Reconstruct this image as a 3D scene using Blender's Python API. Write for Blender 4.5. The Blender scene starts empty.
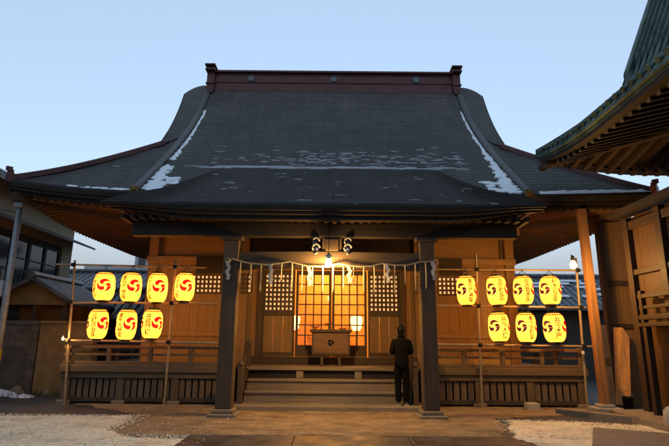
import bpy, bmesh, math, random
from mathutils import Vector, Matrix
random.seed(7)
SC = bpy.context.scene
COL = SC.collection
R = math.radians

# ------------------------------------------------------------------ materials
MATS = {}
def mat(name, build):
    if name in MATS: return MATS[name]
    m = bpy.data.materials.new(name); m.use_nodes = True
    nt = m.node_tree; nt.nodes.clear()
    out = nt.nodes.new('ShaderNodeOutputMaterial')
    build(nt, out); MATS[name] = m
    return m
def N(nt, kind, **kw):
    n = nt.nodes.new(kind)
    for k, v in kw.items():
        if k.startswith('_'): setattr(n, k[1:], v)
        else: n.inputs[k.replace('_', ' ')].default_value = v
    return n
def rgba(c): return (c[0], c[1], c[2], 1)
def ramp(nt, fac, stops):
    r = nt.nodes.new('ShaderNodeValToRGB')
    el = r.color_ramp.elements
    while len(el) < len(stops): el.new(0.5)
    for e, (p, c) in zip(el, stops): e.position = p; e.color = rgba(c)
    nt.links.new(fac, r.inputs['Fac']); return r.outputs['Color']
def coords(nt, scale, kind='Object'):
    tc = nt.nodes.new('ShaderNodeTexCoord'); mp = nt.nodes.new('ShaderNodeMapping')
    mp.inputs['Scale'].default_value = scale
    nt.links.new(tc.outputs[kind], mp.inputs['Vector']); return mp.outputs['Vector']
def noise(nt, vec, scale, detail=6, rough=.6):
    n = N(nt, 'ShaderNodeTexNoise', Scale=scale, Detail=detail, Roughness=rough)
    nt.links.new(vec, n.inputs['Vector']); return n.outputs['Fac']
def mixc(nt, fac, a, b, mode='MIX'):
    m = nt.nodes.new('ShaderNodeMix'); m.data_type = 'RGBA'; m.blend_type = mode
    for k, v in ((0, fac), (6, a), (7, b)):
        if hasattr(v, 'is_output'): nt.links.new(v, m.inputs[k])
        elif k == 0: m.inputs[k].default_value = v
        else: m.inputs[k].default_value = rgba(v)
    return m.outputs[2]
def finish(nt, out, col, rough=.7, bump=None, bstr=.3, bdist=.01, metal=0, spec=.4):
    p = N(nt, 'ShaderNodeBsdfPrincipled', Metallic=metal)
    p.inputs['Specular IOR Level'].default_value = spec
    if hasattr(col, 'is_output'): nt.links.new(col, p.inputs['Base Color'])
    else: p.inputs['Base Color'].default_value = rgba(col)
    if hasattr(rough, 'is_output'): nt.links.new(rough, p.inputs['Roughness'])
    else: p.inputs['Roughness'].default_value = rough
    if bump is not None:
        b = N(nt, 'ShaderNodeBump', Strength=bstr, Distance=bdist)
        nt.links.new(bump, b.inputs['Height']); nt.links.new(b.outputs[0], p.inputs['Normal'])
    nt.links.new(p.outputs[0], out.inputs['Surface']); return p
def sc(c, k): return tuple(x * k for x in c)
def wood(name, c, axis='x', rough=.6, wear=.5):
    """timber: grain stretched along one axis, slow tone changes, weather streaks"""
    def b(nt, out):
        S = {'x': (.35, 9, 9), 'y': (9, .35, 9), 'z': (9, 9, .35)}[axis]
        g = noise(nt, coords(nt, S), 3.5, 8, .65)
        big = noise(nt, coords(nt, (1, 1, 1)), 1.3, 4, .6)
        c1 = ramp(nt, g, [(.25, sc(c, .5)), (.5, c), (.75, sc(c, 1.4))])
        c2 = mixc(nt, ramp(nt, big, [(.35, (0, 0, 0)), (.7, (wear, wear, wear))]), c1, sc((.36, .3, .24), sum(c) * 1.1))
        hgt = noise(nt, coords(nt, S), 14, 4, .6)
        finish(nt, out, c2, ramp(nt, g, [(.2, (rough - .12,) * 3), (.8, (rough + .15,) * 3)]), hgt, .35, .006)
    return mat(name, b)
def plain(name, c, rough=.6, metal=0, var=.25, scale=6, bump=.15, spec=.4):
    def b(nt, out):
        n = noise(nt, coords(nt, (1, 1, 1)), scale, 6, .65)
        col = ramp(nt, n, [(.25, sc(c, 1 - var)), (.75, sc(c, 1 + var))])
        finish(nt, out, col, rough, noise(nt, coords(nt, (1, 1, 1)), scale * 6, 4), bump, .006, metal, spec)
    return mat(name, b)
def glow(name, c, strength, ribs=0):
    def b(nt, out):
        e = N(nt, 'ShaderNodeEmission', Color=rgba(c), Strength=strength)
        if ribs:
            n = noise(nt, coords(nt, (1, 1, 1)), 5, 3)
            col = ramp(nt, n, [(.3, sc(c, .8)), (.7, sc(c, 1.12))]); nt.links.new(col, e.inputs['Color'])
        d = N(nt, 'ShaderNodeBsdfDiffuse', Color=rgba(sc(c, .3)))
        a = nt.nodes.new('ShaderNodeAddShader')
        nt.links.new(e.outputs[0], a.inputs[0]); nt.links.new(d.outputs[0], a.inputs[1])
        nt.links.new(a.outputs[0], out.inputs['Surface'])
    return mat(name, b)

W_DARKX = wood('old_timber_x', (.062, .040, .021), 'x')
W_DARKY = wood('old_timber_y', (.062, .040, .021), 'y')
W_DARKZ = wood('old_timber_z', (.088, .056, .028), 'z')
W_WALLX = wood('wall_timber_x', (.30, .172, .055), 'x', .55, .4)
W_WALLZ = wood('wall_timber_z', (.28, .158, .05), 'z', .55, .4)
W_SOFF = wood('soffit_timber', (.17, .088, .035), 'y', .65, .2)
W_SOFFX = wood('soffit_timber_x', (.17, .088, .035), 'x', .65, .2)
W_GREYX = wood('weathered_timber_x', (.24, .18, .11), 'x', .75, .5)
W_GREYZ = wood('weathered_timber_z', (.15, .10, .055), 'z', .75, .5)
W_NEWZ = wood('fresh_timber_z', (.34, .165, .06), 'z', .5, .1)
W_BOARD = wood('orange_board', (.62, .29, .09), 'z', .5, .1)
W_BLACK = wood('dark_shaded_timber', (.024, .016, .011), 'x')  # near-black timber; in recesses and soffits the colour stands in for shade
W_RAIL = wood('railing_timber', (.15, .095, .045), 'x', .65, .4)
W_RAILZ = wood('railing_timber_z', (.14, .088, .042), 'z', .65, .4)
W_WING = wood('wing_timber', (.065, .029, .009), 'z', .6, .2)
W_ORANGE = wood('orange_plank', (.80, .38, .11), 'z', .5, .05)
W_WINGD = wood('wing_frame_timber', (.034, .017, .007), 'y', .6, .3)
EDGE = plain('dark_eave_edge', (.026, .021, .018), .75, 0, .4, 5)
RED = plain('brown_lacquer', (.115, .038, .034), .45, .1, .3, 5)
DISC = plain('grey_disc_metal', (.15, .16, .18), .5, .4)
GOLD = plain('aged_brass', (.20, .13, .045), .5, .6)
STONE = plain('grey_stone', (.24, .19, .13), .85, 0, .3, 9, .4)
STONE2 = plain('pale_stone', (.42, .38, .31), .85, 0, .2, 8, .4)
THINSNOW = plain('thin_melting_snow', (.40, .41, .43), .7, 0, .3, 30, .3)
SNOW = plain('old_snow', (.80, .82, .86), .8, 0, .06, 20, .3)
PIPE = plain('scaffold_pipe', (.36, .28, .18), .45, .3, .3, 8)
POLEM = plain('utility_metal', (.33, .34, .35), .5, .3)
BLACKM = plain('black_metal', (.015, .014, .014), .4, .2)
ROPE = plain('straw_rope', (.40, .33, .22), .9, 0, .25, 40)
SHIDE = plain('white_paper', (.50, .48, .44), .85, 0, .05)
WHITEP = plain('white_paint', (.52, .52, .52), .6, 0, .15, 30)
CARVE = plain('faded_white_paint', (.20, .20, .215), .7, 0, .3, 30)
BLUEP = plain('blue_paint', (.03, .035, .13), .5, 0, .3, 30)
INK = plain('black_ink', (.02, .012, .008), .8, 0, .1)
COPPER = None

def _roof(nt, out):
    uv = coords(nt, (1, 1, 1), 'UV')
    br = nt.nodes.new('ShaderNodeTexBrick')
    br.inputs['Scale'].default_value = 1; br.inputs['Brick Width'].default_value = .42; br.inputs['Row Height'].default_value = 1
    br.inputs['Mortar Size'].default_value = .006; br.inputs['Bias'].default_value = 0
    br.inputs['Color1'].default_value = rgba((.050, .044, .040)); br.inputs['Color2'].default_value = rgba((.084, .073, .066)); br.inputs['Mortar'].default_value = rgba((.012, .012, .012))
    nt.links.new(uv, br.inputs['Vector'])
    big = noise(nt, coords(nt, (.6, .6, .6)), 1.2, 6, .65)
    fine = noise(nt, coords(nt, (2, 8, 8)), 4, 8, .7)
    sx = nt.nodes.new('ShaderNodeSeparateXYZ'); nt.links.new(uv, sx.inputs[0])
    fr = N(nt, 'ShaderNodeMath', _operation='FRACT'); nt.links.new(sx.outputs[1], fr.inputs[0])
    lip = ramp(nt, fr.outputs[0], [(.0, (.075, .071, .068)), (.25, (.045, .042, .04)), (.5, (0, 0, 0))])  # paler lower lip of each course: lit edges painted into the colour
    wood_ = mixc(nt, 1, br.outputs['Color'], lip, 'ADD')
    c = mixc(nt, .75, wood_, ramp(nt, big, [(.3, (.5, .47, .46)), (.7, (1.25, 1.22, 1.22))]), 'MULTIPLY')
    strk = noise(nt, coords(nt, (3.2, .25, .25)), 2, 6, .7)
    c = mixc(nt, .6, c, ramp(nt, strk, [(.3, (.6, .6, .6)), (.5, (1, 1, 1)), (.72, (1.5, 1.45, 1.4))]), 'MULTIPLY')
    c = mixc(nt, ramp(nt, fine, [(.5, (0, 0, 0)), (.75, (.45, .45, .45))]), c, (.165, .148, .135))
    finish(nt, out, c, ramp(nt, big, [(.3, (.5,) * 3), (.7, (.68,) * 3)]), fine, .3, .008, 0, .45)
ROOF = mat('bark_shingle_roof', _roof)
def _patina(nt, out):
    n = noise(nt, coords(nt, (1, 1, 1)), 2.5, 8, .7)
    c = ramp(nt, n, [(.3, (.018, .028, .022)), (.5, (.05, .085, .07)), (.68, (.12, .19, .16))])
    finish(nt, out, c, .6, n, .3, .01, .2)
PATINA = mat('copper_patina', _patina)
def _tile(nt, out):
    n = noise(nt, coords(nt, (1, 1, 1)), 3, 6, .7)
    finish(nt, out, ramp(nt, n, [(.3, (.055, .056, .06)), (.7, (.15, .152, .16))]), .45, n, .2, .01, 0, .5)
TILE = mat('grey_clay_tile', _tile)
def _gravel(nt, out):
    v = nt.nodes.new('ShaderNodeTexVoronoi'); v.inputs['Scale'].default_value = 42
    nt.links.new(coords(nt, (1, 1, 1)), v.inputs['Vector'])
    hue = nt.nodes.new('ShaderNodeSeparateColor'); nt.links.new(v.outputs['Color'], hue.inputs[0])
    big = noise(nt, coords(nt, (1, 1, 1)), 1.6, 6, .65)
    c = ramp(nt, hue.outputs[0], [(0, (.62, .54, .38)), (.5, (.84, .76, .55)), (1, (.93, .87, .68))])
    c = mixc(nt, ramp(nt, big, [(.32, (.6, .6, .6)), (.52, (0, 0, 0))]), c, (.34, .26, .17))
    finish(nt, out, c, .9, v.outputs['Distance'], .8, .02)
GRAVEL = mat('pale_gravel', _gravel)
def _dirt(nt, out):
    a = noise(nt, coords(nt, (1, 1.8, 1)), 1.5, 8, .7)
    f = noise(nt, coords(nt, (1, 2.4, 1)), 9, 8, .75)
    c = ramp(nt, a, [(.3, (.13, .085, .04)), (.5, (.30, .21, .11)), (.7, (.44, .32, .18))])
    c = mixc(nt, ramp(nt, f, [(.5, (0, 0, 0)), (.66, (.75, .75, .75))]), c, (.11, .075, .036))
    finish(nt, out, c, .92, f, .9, .03)
DIRT = mat('packed_earth', _dirt)
def _asph(nt, out):
    a = noise(nt, coords(nt, (1, 1, 1)), .8, 8, .7); f = noise(nt, coords(nt, (1, 1, 1)), 60, 4, .7)
    c = mixc(nt, .5, ramp(nt, a, [(.3, (.035, .034, .032)), (.7, (.10, .095, .085))]), ramp(nt, f, [(.3, (.6, .6, .6)), (.7, (1.3, 1.3, 1.3))]), 'MULTIPLY')
    finish(nt, out, c, ramp(nt, a, [(.35, (.45,) * 3), (.7, (.9,) * 3)]), f, .5, .006)
ASPHALT = mat('worn_asphalt', _asph)
def _pave(nt, out):
    a = noise(nt, coords(nt, (1, 1, 1)), 2, 8, .7)
    finish(nt, out, ramp(nt, a, [(.3, (.025, .023, .021)), (.7, (.08, .07, .06))]), ramp(nt, a, [(.4, (.4,) * 3), (.7, (.85,) * 3)]), a, .4, .01)
PAVE = mat('dark_paving_stone', _pave)
PLASTER = plain('cream_plaster', (.30, .25, .165), .9, 0, .15, 3)
OCHRE = plain('ochre_plaster', (.25, .165, .07), .9, 0, .3, 4)
GREYW = plain('grey_render', (.42, .43, .44), .9, 0, .12, 2)
SLATEW = plain('dark_siding', (.07, .062, .052), .8, 0, .3, 4)
def _block(nt, out):
    br = nt.nodes.new('ShaderNodeTexBrick'); br.inputs['Scale'].default_value = 1
    br.inputs['Brick Width'].default_value = .42; br.inputs['Row Height'].default_value = .21; br.inputs['Mortar Size'].default_value = .012
    br.inputs['Color1'].default_value = rgba((.10, .088, .072)); br.inputs['Color2'].default_value = rgba((.17, .15, .125)); br.inputs['Mortar'].default_value = rgba((.09, .08, .07))
    tc = nt.nodes.new('ShaderNodeTexCoord'); mp = nt.nodes.new('ShaderNodeMapping'); mp.inputs['Rotation'].default_value = (R(90), 0, 0)
    nt.links.new(tc.outputs['Object'], mp.inputs['Vector']); nt.links.new(mp.outputs[0], br.inputs['Vector'])
    n = noise(nt, coords(nt, (1, 1, 1)), 3, 8, .7)
    c = mixc(nt, .8, br.outputs['Color'], ramp(nt, n, [(.3, (.4, .38, .35)), (.7, (1.2, 1.2, 1.15))]), 'MULTIPLY')
    finish(nt, out, c, .9, br.outputs['Fac'], -.5, .01)
BLOCK = mat('stained_concrete_block', _block)
def _glass(nt, out):
    t = N(nt, 'ShaderNodeBsdfTransparent', Color=rgba((.93, .93, .9))); g = N(nt, 'ShaderNodeBsdfGlossy', Roughness=.04)
    f = N(nt, 'ShaderNodeFresnel', IOR=1.45); mx = nt.nodes.new('ShaderNodeMixShader')
    nt.links.new(f.outputs[0], mx.inputs[0]); nt.links.new(t.outputs[0], mx.inputs[1]); nt.links.new(g.outputs[0], mx.inputs[2])
    nt.links.new(mx.outputs[0], out.inputs['Surface'])
GLASS = mat('clear_glass', _glass)
def _dglass(nt, out): finish(nt, out, (.02, .026, .028), .12, None, spec=.6)
DGLASS = mat('dark_window_glass', _dglass)

def _paper(nt, out):
    n = noise(nt, coords(nt, (1, 1, 3)), 5, 5)
    e = N(nt, 'ShaderNodeEmission', Strength=.92); nt.links.new(ramp(nt, n, [(.3, (.88, .26, .022)), (.7, (1.08, .40, .042))]), e.inputs['Color'])
    t = N(nt, 'ShaderNodeBsdfTranslucent', Color=rgba((.66, .44, .12))); a = nt.nodes.new('ShaderNodeAddShader')
    nt.links.new(e.outputs[0], a.inputs[0]); nt.links.new(t.outputs[0], a.inputs[1]); nt.links.new(a.outputs[0], out.inputs['Surface'])
PAPER = mat('lit_lantern_paper', _paper)
CRED = glow('lit_red_crest', (.78, .008, .008), .8)
CDARK = glow('lit_dark_crest', (.10, .012, .02), .7)
SHOJI = glow('backlit_shoji_paper', (1.0, .52, .20), .62, 1)
BULB = glow('lit_bulb', (1.0, .72, .28), 14)
BULB2 = glow('lit_flood_bulb', (1.0, .66, .25), 9)
ALTL = glow('lit_altar_lamp', (1.0, .6, .2), 3)

# ------------------------------------------------------------------ mesh builder
class MB:
    def __init__(s): s.v = []; s.f = []; s.uv = {}
    def add(s, vs, fs):
        o = len(s.v); s.v += [tuple(v) for v in vs]; s.f += [tuple(i + o for i in f) for f in fs]
    def box(s, x0, x1, y0, y1, z0, z1, M=None):
        vs = [Vector((x, y, z)) for x in (x0, x1) for y in (y0, y1) for z in (z0, z1)]
        if M: vs = [M @ v for v in vs]
        s.add(vs, [(0, 1, 3, 2), (4, 6, 7, 5), (0, 4, 5, 1), (2, 3, 7, 6), (0, 2, 6, 4), (1, 5, 7, 3)])
    def bar(s, p, q, w, h, up=(0, 0, 1)):
        p, q = Vector(p), Vector(q); d = (q - p).normalized(); u = Vector(up)
        r = d.cross(u).normalized(); u = r.cross(d).normalized()
        vs = [e + r * a * w / 2 + u * b * h / 2 for e in (p, q) for a, b in ((-1, -1), (1, -1), (1, 1), (-1, 1))]
        s.add(vs, [(3, 2, 1, 0), (4, 5, 6, 7), (0, 1, 5, 4), (1, 2, 6, 5), (2, 3, 7, 6), (3, 0, 4, 7)])
    def tube(s, pts, r, n=8, cap=True):
        pts = [Vector(p) for p in pts]; rs = r if isinstance(r, (list, tuple)) else [r] * len(pts)
        vs = []
        for i, p in enumerate(pts):
            d = (pts[min(i + 1, len(pts) - 1)] - pts[max(i - 1, 0)]).normalized()
            a = Vector((0, 0, 1)) if abs(d.z) < .9 else Vector((1, 0, 0))
            e = d.cross(a).normalized(); g = e.cross(d).normalized()
            vs += [p + (e * math.cos(2 * math.pi * k / n) + g * math.sin(2 * math.pi * k / n)) * rs[i] for k in range(n)]
        fs = [(i * n + k, i * n + (k + 1) % n, (i + 1) * n + (k + 1) % n, (i + 1) * n + k) for i in range(len(pts) - 1) for k in range(n)]
        if cap: fs += [tuple(range(n))[::-1], tuple(range((len(pts) - 1) * n, len(pts) * n))]
        s.add(vs, fs)
    def lathe(s, prof, n=20, c=(0, 0, 0), axis='z'):
        vs = []
        for r, z in prof:
            for k in range(n):
                a = 2 * math.pi * k / n
                p = (r * math.cos(a), r * math.sin(a), z)
                if axis == 'y': p = (p[0], p[2], p[1])
                vs.append((c[0] + p[0], c[1] + p[1], c[2] + p[2]))
        m = len(prof)
        fs = [(i * n + k, i * n + (k + 1) % n, (i + 1) * n + (k + 1) % n, (i + 1) * n + k) for i in range(m - 1) for k in range(n)]
        fs += [tuple(range(n))[::-1], tuple(range((m - 1) * n, m * n))]
        s.add(vs, fs)
    def grid(s, rows, close=False):
        n = len(rows[0]); vs = [p for r in rows for p in r]
        m = n if close else n - 1
        s.add(vs, [(i * n + k, i * n + (k + 1) % n, (i + 1) * n + (k + 1) % n, (i + 1) * n + k) for i in range(len(rows) - 1) for k in range(m)])
    def prism(s, poly, a, b):
        """poly: list of Vector-able 3D points; extruded by vector b-a"""
        d = Vector(b) - Vector(a); n = len(poly)
        vs = [Vector(p) for p in poly] + [Vector(p) + d for p in poly]
        s.add(vs, [tuple(range(n))[::-1], tuple(range(n, 2 * n))] + [(k, (k + 1) % n, n + (k + 1) % n, n + k) for k in range(n)])
    def build(s, name, m, parent=None, smooth=False, bevel=0, local=False, fix=True):
        me = bpy.data.meshes.new(name); me.from_pydata(s.v, [], s.f)
        if fix:
            bm = bmesh.new(); bm.from_mesh(me); bmesh.ops.recalc_face_normals(bm, faces=bm.faces); bm.to_mesh(me); bm.free()
        me.materials.append(m)
        if smooth: me.polygons.foreach_set('use_smooth', [True] * len(me.polygons))
        o = bpy.data.objects.new(name, me); COL.objects.link(o)
        if parent is not None:
            o.parent = parent
            if not local: o.location = -wloc(parent)
        if bevel:
            b = o.modifiers.new('bevel', 'BEVEL'); b.width = bevel; b.segments = 2; b.limit_method = 'ANGLE'
        return o
def wloc(o):
    l = Vector(o.location)
    while o.parent is not None: o = o.parent; l += Vector(o.location)
    return l
def tag(o, label=None, cat=None, group=None, kind=None):
    for k, v in (('label', label), ('category', cat), ('group', group), ('kind', kind)):
        if v: o[k] = v
    return o
def empty(name, loc, label, cat, group=None, rz=0):
    o = bpy.data.objects.new(name, None); COL.objects.link(o); o.location = loc; o.rotation_euler = (0, 0, rz)
    o.empty_display_size = .2
    return tag(o, label, cat, group)
def copy_tree(o, parent=None):
    c = o.copy(); COL.objects.link(c)
    if parent is not None: c.parent = parent
    for ch in list(o.children): copy_tree(ch, c)
    return c
def one(name, m, fn, parent=None, **kw):
    b = MB(); fn(b); return b.build(name, m, parent, **kw)
def smooth(a, b, x):
    t = min(1, max(0, (x - a) / (b - a))); return t * t * (3 - 2 * t)
# ------------------------------------------------------------------ the shrine hall
XC = -.08
HALL = empty('shrine_hall', (XC, 17.5, 0), 'large wooden shrine hall with dark swept hip and gable roof and raised veranda', 'shrine')
PTS = [(0, 5.09), (1.26, 6.12), (2.53, 7.22), (3.3, 7.95), (4.3, 9.05), (5.0, 10.05), (5.5, 10.95)]
def Pz(s):
    s = max(0, min(5.5, s))
    for i in range(len(PTS) - 1):
        if s <= PTS[i + 1][0]: break
    def sl(k):
        a, b = PTS[max(k - 1, 0)], PTS[min(k + 1, len(PTS) - 1)]
        return (b[1] - a[1]) / (b[0] - a[0])
    (x0, y0), (x1, y1) = PTS[i], PTS[i + 1]; h = x1 - x0; t = (s - x0) / h
    m0, m1 = sl(i) * h, sl(i + 1) * h
    return (2*t**3-3*t*t+1)*y0 + (t**3-2*t*t+t)*m0 + (-2*t**3+3*t*t)*y1 + (t**3-t*t)*m1
EX, YE, YB = 8.15, 12.0, 23.0
def up(x):
    u = max(0, (abs(x) - 4.4) / (EX - 4.4))
    return (.30 if x < 0 else .10) * u ** 1.9
def upy(t, side):           # same lift along the side eaves, t = 0 middle .. 1 corner
    return (.30 if side < 0 else .10) * max(0, (t - .35) / .65) ** 1.9
def mz(x, s):
    """height of the front slope, x measured from the hall's axis"""
    z = Pz(s) + up(x) * math.exp(-s / 1.1)
    if abs(x) > 4.85: z -= .34 * ((abs(x) - 4.85) / .8) ** 2 * smooth(2.4, 3.3, s)
    return z
def lim(s): return EX - s if s < 2.5 else 5.65
def stepped(b, rows, nx, fn, lift=.024):
    """lapped courses: each course starts `lift` above the sheet and ends on it"""
    grid = []; uvs = []
    for i in range(len(rows) - 1):
        lo, hi = [], []
        for k in range(nx + 1):
            t = k / nx * 2 - 1
            p = fn(t, rows[i]); q = fn(t, rows[i + 1])
            lo.append((p[0], p[1], p[2] + lift)); hi.append((q[0], q[1], q[2] + .002))
        grid += [lo, hi]; uvs += [i, i + .98]
    b.grid(grid); return uvs
def setuv(o, fu):
    me = o.data; uv = me.uv_layers.new(name='UVMap')
    for l in me.loops:
        co = me.vertices[l.vertex_index].co; uv.data[l.index].uv = fu(co, l.vertex_index)

rows = [0]
while rows[-1] < 5.5:
    s = rows[-1]; g = (Pz(s + .05) - Pz(s)) / .05
    rows.append(min(5.5, s + .120 / math.sqrt(1 + g * g)))
if rows[-1] - rows[-2] < .03: rows.pop(-2)
NX = 90
def front(t, s): x = t * lim(s); return (XC + x, YE + s, mz(x, s))
def back(t, s): x = t * lim(s); return (XC + x, YB - s, mz(x, s))
b = MB()
uv1 = stepped(b, rows, NX, front); nf = len(b.v)
uv2 = stepped(b, rows, NX, back)
srows = [r for r in rows if r < 3.25]
def side(sg):
    def f(t, s):
        hy = (YB - YE) / 2 - s; y = (YE + YB) / 2 + t * hy
        return (XC + sg * (EX - s), y, Pz(s) + upy(abs(t), sg) * math.exp(-s / 1.1))
    return f
uv3 = stepped(b, srows, 60, side(-1)); uv4 = stepped(b, srows, 60, side(1))
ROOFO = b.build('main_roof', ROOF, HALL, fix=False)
rowv = [u for u in uv1 for _ in range(NX + 1)] + [u for u in uv2 for _ in range(NX + 1)] + [u for u in uv3 for _ in range(61)] + [u for u in uv4 for _ in range(61)]
n12 = (len(uv1) + len(uv2)) * (NX + 1)
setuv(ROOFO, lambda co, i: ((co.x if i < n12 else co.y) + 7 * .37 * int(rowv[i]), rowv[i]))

# eave edge: layered boards under the shingles, swept round all four sides
def eave_sweep(prof, name, m, parent):
    b = MB()
    for side_ in ('f', 'b', 'l', 'r'):
        rowsv = []
        for d, dz in prof:
            r = []
            for k in range(61):
                t = k / 60 * 2 - 1
                if side_ in 'fb':
                    x = t * (EX - d); y = YE + d if side_ == 'f' else YB - d
                    z = 5.09 + up(t * EX)
                else:
                    sg = -1 if side_ == 'l' else 1
                    x = sg * (EX - d); y = 17.5 + t * (5.5 - d); z = 5.09 + upy(abs(t), sg)
                r.append((XC + x, y, z + dz))
            rowsv.append(r)
        b.grid(rowsv)
    return b.build(name, m, parent, fix=False)
eave_sweep([(-.004, .034), (-.02, -.02), (.0, -.13), (.06, -.14)], 'shingle_edge', EDGE, HALL)
eave_sweep([(.05, -.12), (.05, -.21), (.16, -.215), (.16, -.31), (.34, -.315)], 'eave_board', W_BLACK, HALL)

# soffits: boards plus rafters
def soffit_z(d): return -.30 + .10 * d      # below the eave line
def corner_lift(x, y):
    fx = up(x); sg = -1 if x < 0 else 1; fy = upy(abs(y - 17.5) / 5.5, sg)
    return fx, fy
b = MB(); rf = MB()
D = 2.75
rowsv = []
for d in (.3, 1.1, 2.0, D):
    rowsv.append([(XC + t / 30 * (EX - d), YE + d, 5.09 + up(t / 30 * EX) * (1 - d / 4) + soffit_z(d)) for t in range(-30, 31)])
b.grid(rowsv)
for sg in (-1, 1):
    rowsv = []
    for d in (.3, 1.1, 2.0, D):
        rowsv.append([(XC + sg * (EX - d), 17.5 + t / 20 * (5.5 - d), 5.09 + upy(abs(t) / 20, sg) * (1 - d / 4) + soffit_z(d)) for t in range(-20, 21)])
    b.grid(rowsv)
rowsv = []
for d in (.3, D):
    rowsv.append([(XC + t / 30 * (EX - d), YB - d, 5.09 + up(t / 30 * EX) * (1 - d / 4) + soffit_z(d)) for t in range(-30, 31)])
b.grid(rowsv)
SOFF = b.build('eave_soffit', W_SOFF, HALL, fix=False)
k = -7.7
while k <= 7.7:
    d1 = min(D, EX - abs(k))
    if d1 > .5:
        z0 = 5.09 + up(k * EX / (EX - .3)) * .93 + soffit_z(.3) - .055; z1 = 5.09 + up(k * EX / (EX - d1)) * (1 - d1 / 4) + soffit_z(d1) - .055
        rf.bar((XC + k, YE + .22, z0), (XC + k, YE + d1, z1), .085, .11)
    k += .21
rf.build('front_rafters', W_SOFF, SOFF)
for sg in (-1, 1):
    rf = MB(); y = YE + .5
    while y <= YB - .5:
        q = abs(y - 17.5); d1 = min(D, 5.5 - q)
        if d1 > .5:
            z0 = 5.09 + upy(q / 5.2, sg) * .93 + soffit_z(.3) - .055; z1 = 5.09 + upy(min(1, q / (5.5 - d1)), sg) * (1 - d1 / 4) + soffit_z(d1) - .055
            rf.bar((XC + sg * (EX - .22), y, z0), (XC + sg * (EX - d1), y, z1), .085, .11)
        y += .21
    rf.build('side_rafters', W_SOFFX, SOFF)
    cb = MB(); c = .30 if sg < 0 else .10
    cb.bar((XC + sg * (EX - .15), YE + .15, 4.72 + c), (XC + sg * (EX - D), YE + D, 4.93), .2, .24)
    cb.build('hip_beam', W_DARKY, SOFF)

# ridge, its end pieces and crest discs
def f(b):
    b.box(XC - 4.5, XC + 4.5, 17.30, 17.70, 10.60, 10.90)
    b.box(XC - 4.5, XC + 4.5, 17.34, 17.66, 10.90, 11.38)
    b.box(XC - 4.5, XC + 4.5, 17.31, 17.69, 10.98, 11.02)
    b.box(XC - 4.5, XC + 4.5, 17.31, 17.69, 11.30, 11.34)
    b.box(XC - 4.5, XC + 4.5, 17.24, 17.76, 11.382, 11.47)
one('roof_ridge', RED, f, ROOFO, bevel=.015)
for sg in (-1, 1):
    def f(b):
        x = XC + sg * 4.63
        b.box(x - .14, x + .14, 17.2, 17.8, 10.6, 11.36)
        b.box(x - .18, x + .18, 17.02, 17.98, 11.36, 11.43)
        b.box(x - .15, x + .15, 17.12, 17.88, 11.43, 11.54)
        b.box(x - .20, x + .20, 17.0, 18.0, 11.54, 11.61)
        b.box(x - .17, x + .17, 17.16, 17.84, 10.86, 10.93)
        b.prism([(x - .15, 17.16, 10.75), (x + .15, 17.16, 10.75), (x + .1, 17.18, 10.5), (x - .1, 17.18, 10.5)], (0, 0, 0), (0, .3, 0))
    one('ridge_end', RED, f, ROOFO, bevel=.02)
for x in (-3.12, 0, 3.12):
    def f(b):
        b.lathe([(.0, 17.305), (.085, 17.305), (.10, 17.295), (.12, 17.295), (.12, 17.345)], 20, (XC + x, 0, 11.16), 'y')
    one('crest_disc', DISC, f, ROOFO)
# descending ridges down the front and back slopes, hip ridges to the corners
def ridge_strip(pts, w, h):
    b = MB(); rowsv = []
    for i, p in enumerate(pts):
        p = Vector(p); d = Vector(pts[min(i + 1, len(pts) - 1)]) - Vector(pts[max(i - 1, 0)])
        r = Vector((d.y, -d.x, 0)).normalized() * w / 2
        rowsv.append([p - r + Vector((0, 0, -.05)), p - r + Vector((0, 0, h * .75)), p - r * .6 + Vector((0, 0, h)), p + r * .6 + Vector((0, 0, h)), p + r + Vector((0, 0, h * .75)), p + r + Vector((0, 0, -.05))])
    b.grid(rowsv)
    n = len(b.v); b.f.append((0, 1, 2, 3, 4, 5)); b.f.append(tuple(range(n - 6, n))[::-1])
    return b
for fb in (0, 1):
    for sg in (-1, 1):
        def Y_(s): return YE + s if fb == 0 else YB - s
        pts = []
        for i in range(41):
            s = 5.3 - i / 40 * 5.26; x = sg * (4.72 + .2 * (1 - s / 5.3))
            pts.append((XC + x, Y_(s), mz(x, s)))
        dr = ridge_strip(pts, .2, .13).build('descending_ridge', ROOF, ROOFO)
        p = pts[-1]
        one('ridge_end_cap', GOLD, lambda b: (b.box(p[0] - .10, p[0] + .10, p[1] - .07, p[1] - .003, p[2] - .05, p[2] + .13), b.lathe([(.0, p[1] - .1), (.05, p[1] - .1), (.06, p[1] - .07)], 14, (p[0], 0, p[2] + .04), 'y')), ROOFO, bevel=.012)
        pts = []
        for i in range(25):
            s = 2.85 - i / 24 * 2.8; x = sg * (EX - s)
            pts.append((XC + x, Y_(s), Pz(s) + up(sg * EX) * math.exp(-s / 1.1)))
        ridge_strip(pts, .19, .11).build('hip_ridge', RED, ROOFO)
        p = pts[-1]; M = Matrix.Translation(p) @ Matrix.Rotation(sg * (1 if fb == 0 else -1) * R(45), 4, 'Z')
        fy = -1 if fb == 0 else 1
        def f(b):
            b.box(-.14, .14, -.06, .08, -.1, .16, M); b.box(-.09, .09, -.05, .07, .16, .25, M); b.box(-.04, .04, -.10, .05, .22, .33, M)
        one('hip_end_tile', RED, f, ROOFO, bevel=.015)
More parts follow.
